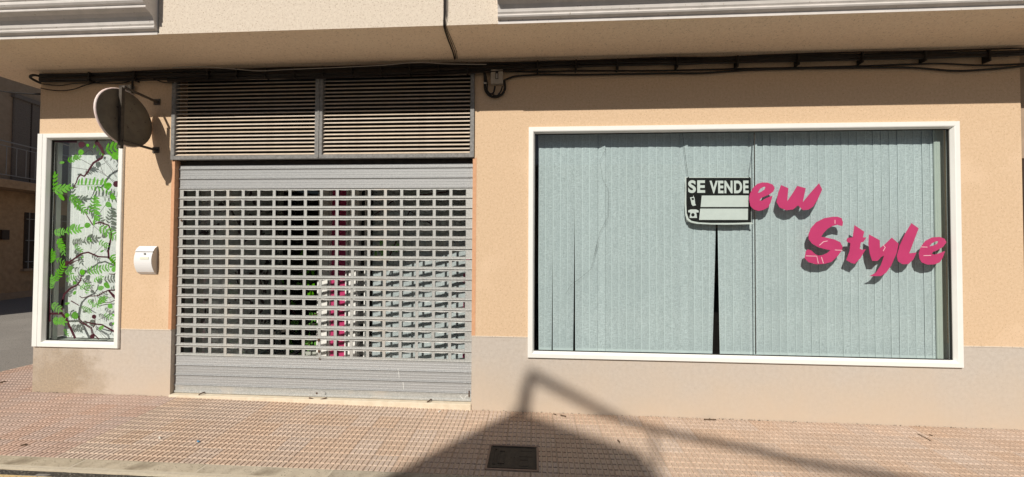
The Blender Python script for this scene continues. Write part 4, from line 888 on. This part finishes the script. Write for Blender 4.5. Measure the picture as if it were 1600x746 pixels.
# ------------------------------------------------------------------ old house across the side street
oh = thing('old_house', 'shaded brown old house with balcony and barred window across the side street', 'house', (-15, 6, -.1))
F_A = Vector((-13.49, -.55, 0)); FD = Vector((-.25, 1, 0)).normalized(); FN = Vector((FD.y, -FD.x, 0))
if FN.x < 0: FN = -FN
def fac(px, py): return on_plane(px, py, F_A, FN)
def fs(px, py): p = fac(px, py); return (p-F_A).dot(FD), p.z
def fbox(b, s0, s1, z0, z1, d0, d1, mi=0): b.obox(F_A+FD*s0+FN*d0+Vector((0, 0, z0)), FD*(s1-s0), FN*(d1-d0), (0, 0, z1-z0), mi)
b = MB(); fbox(b, 0, 24, -.12, 3.35, -8, 0); b.build('wall', OLDW, oh)
b = MB(); fbox(b, 0, 24, 3.352, 8.2, -8, -.01); b.build('upper_wall', OLDW2, oh)
b = MB(); fbox(b, -.2, 24, 8.2, 8.4, -8, .4); b.build('roof', ROOFT, oh)
# balcony
sA, zA = fs(0, 262); sB, zB = fs(60, 275)
zsl = fs(20, 285)[1]-.15; sb0 = fs(-60, 250)[0]; sb1 = fs(60, 250)[0]+2.6
bal = MB(); fbox(bal, sb0, sb1, zsl-.12, zsl+.10, 0, .75); bal = bal.build('balcony', OLDW, oh)
zr0, zr1 = zsl+.22, zsl+1.12
def rail(b, z, d=.72, r=.018): b.tube([F_A+FD*sb0+FN*d+Vector((0, 0, z)), F_A+FD*sb1+FN*d+Vector((0, 0, z))], r, 6)
b = MB(); rail(b, zr1); rail(b, zr1-.12, r=.012); rail(b, zr0, r=.014); rail(b, zr0-.12, r=.012); b.build('handrail', RAILM, bal)
s_ = sb0
i = 0
while s_ < sb1:
    b = MB(); P = F_A+FD*s_+FN*.72; b.tube([P+Vector((0, 0, zr0 if i % 5 else zsl+.08)), P+Vector((0, 0, zr1-(.12 if i % 5 else 0)))], .010 if i % 5 else .02, 5); b.build('baluster', RAILM, bal); s_ += .24; i += 1
# balcony door with roller blind
s0, _ = fs(19, 200); s1 = s0+2.3; z1 = fs(30, 156)[1]
dr = MB(); fbox(dr, s0, s1, zsl+.1, z1, -.005, .03); dr = dr.build('balcony_door', SHUT, oh)
for k in range(1, 5):
    b = MB(); ss = s0+(s1-s0)*k/5; fbox(b, ss-.015, ss+.015, zsl+.1, z1-.01, .031, .045); b.build('blind_cord', DOORD, dr)
z = zsl+.15
while z < z1-.05:
    b = MB(); fbox(b, s0+.02, s1-.02, z, z+.05, .031, .037); b.build('blind_slat', SHUT, dr); z += .07
b = MB(); fbox(b, s0-.05, s1+.05, z1, z1+.12, 0, .09); b.build('blind_box', SHUT, dr)
# barred window downstairs
s0, z1 = fs(38, 332); z0 = fs(38, 420)[1]; s1 = s0+1.5
wd = MB(); fbox(wd, s0, s1, z0, z1, .002, .012); wd = wd.build('window', DOORD, oh)
for k in range(8):
    b = MB(); ss = s0+.08+(s1-s0-.16)*k/7; P = F_A+FD*ss+FN*.06; b.tube([P+Vector((0, 0, z0)), P+Vector((0, 0, z1))], .012, 5); b.build('bar', RAILM, wd)
for t in (.12, .5, .88):
    b = MB(); zz_ = z0+(z1-z0)*t; b.tube([F_A+FD*s0+FN*.06+Vector((0, 0, zz_)), F_A+FD*s1+FN*.06+Vector((0, 0, zz_))], .014, 5); b.build('bar', RAILM, wd)
b = MB(); fbox(b, s0-.06, s1+.06, z0-.07, z0, 0, .10); b.build('sill', OLDW2, wd)
b = MB(); fbox(b, 0, 24, -.12, .15, .001, .03); b.build('skirting', OLDW2, oh)
b = MB(); q = fs(2, 365); fbox(b, q[0]-.08, q[0]+.10, q[1]-.18, q[1]+.10, 0, .1); b.build('meter_box', DOORD, oh)

# ------------------------------------------------------------------ houses on the camera's side of the street (they cast the ground shadow)
SH = Vector((-.96, -3, 2.49))
def shift(L_): return [Vector(p)+SH for p in L_]
hs = thing('street_house', 'pale house with a small gabled roof room across the street behind the camera', 'house', (-3, -12, -.1))
b = MB(); b.box(-14, 9, -19, -11.99, -.1, 5.0); b.build('wall', OPPW, hs)
gp = [(-4.9, 2.4), (-4.6, 4.9), (-3.6, 6.58), (-3.37, 6.98), (-3.06, 7.50), (-2.74, 7.36), (-1.85, 6.96), (-1.66, 6.66), (-1.2, 5.3), (-1.0, 2.4)]; gp = [(x-.96, z+2.49) for x, z in gp]
b = MB(); n = len(gp); b.add([(x, -12.0, z) for x, z in gp]+[(x, -14, z) for x, z in gp], [tuple(range(n)), tuple(range(2*n-1, n-1, -1))]+[(k, n+k, n+(k+1) % n, (k+1) % n) for k in range(n)]); b.build('roof_room', OPPW, hs)
for xx in (-10.5, -7.5, 1.5, 4.5, 7):
    f = MB(); f.box(xx-.6, xx+.6, -11.99, -11.95, 1.0, 2.4); f = f.build('window', WHITE, hs); b = MB(); b.box(xx-.52, xx+.52, -11.949, -11.94, 1.08, 2.32); b.build('pane', DOORD, f)
b = MB(); b.box(-4.2, -3.2, -11.99, -11.94, -.1, 2.2); b.build('door', DOORD, hs)
mast = thing('cable_mast', 'steel mast with a thick sagging cable on the roof room behind the camera', 'mast', (-3.96, -12, 9.9))
b = MB(); b.tube(shift([(-3.0, -9.02, 7.2), (-2.96, -9.0, 7.62), (-2.90, -9.0, 7.83)]), [.065, .055, .045], 8); b.build('pole', BRACK, mast)
b = MB(); b.tube(smooth_pts([Vector(p)+SH for p in ((-2.90, -9, 7.83), (-2.48, -9, 7.62), (-1.76, -9, 7.27), (-.96, -9, 7.03), (-.38, -9, 6.85), (2.5, -9.0, 6.3), (8, -9, 5.9))]), .046, 8); b.build('sagging_cable', BLACK, mast)
b = MB(); b.tube(shift([(-1.76, -9, 7.27), (-1.72, -9, 6.8)]), .022, 6); b.build('strap', BLACK, mast)

# ------------------------------------------------------------------ litter
def on_pav(px, py):
    p = G(px, py, 0)
    for _ in range(4): p = G(px, py, zg(p.x, p.y)+.004)
    return p
def stick(pts, r, m_, name, label, cat):
    b = MB(); b.tube([on_pav(*p) for p in pts], r, 5); tag(b.build(name, m_), label, cat, 'scraps of litter on the paving')
stick([(1434, 678), (1455, 689)], .003, TWIG, 'twig', 'thin dry twig lying on the paving below the right end of the display window', 'twig')
stick([(1452, 679.5), (1457, 681.5)], .005, TWIG, 'leaf_scrap', 'short dark leaf scrap beside the twig on the paving', 'litter')
stick([(1100, 655.5), (1119, 656)], .006, TWIG, 'leaf_scrap', 'dark leaf litter at the wall base below the left part of SE VENDE sign', 'litter')
stick([(865, 647), (869, 648.5)], .006, TWIG, 'leaf_scrap', 'small dark scrap at the wall base right of the manhole cover', 'litter')
stick([(876, 649), (884, 651)], .007, TWIG, 'leaf_scrap', 'larger dark scrap at the wall base right of the manhole cover', 'litter')
stick([(33, 696.5), (41, 694.5)], .009, TWIG, 'leaf_scrap', 'dark dead leaf on the rosy paving near the left kerb', 'litter')
stick([(0, 598), (9, 596.5)], .010, TWIG, 'leaf_scrap', 'dark leaf on the side street paving at the left picture edge', 'litter')
stick([(250, 686), (249, 683)], .006, PAPER, 'paper_scrap', 'pale paper scrap on the paving in front of the shutter', 'litter')
stick([(685, 644), (688, 642)], .007, PAPER, 'paper_scrap', 'pale paper scrap near the right end of the shop threshold', 'litter')
stick([(309, 689.5), (311, 690.5)], .007, BLUEM, 'plastic_scrap', 'tiny blue plastic scrap on the paving in front of the shutter', 'litter')
stick([(965, 688), (968, 691)], .006, TWIG, 'leaf_scrap', 'dark speck of litter on the shaded paving right of the manhole', 'litter')

# thin line of dust and grit where the paving meets the wall
random.seed(9); b = MB()
for _ in range(330):
    x = random.choice((random.uniform(-5.2, -3.75), random.uniform(-.55, 4.3), random.uniform(-.55, 4.3), random.uniform(-.55, 4.3))); y = -abs(random.gauss(0, .012))-.002; z = zg(x, y)+.001; r = random.uniform(.0015, .006)
    a = random.uniform(0, 3); b.add([(x+r*1.8*cos(a), y+r*sin(a), z), (x-r, y+r*.4, z), (x, y-r*.8, z), (x, y, z+r*.7)], [(0, 1, 3), (1, 2, 3), (2, 0, 3)])
b.build('wall_foot_grit', GRIT, kind='stuff')
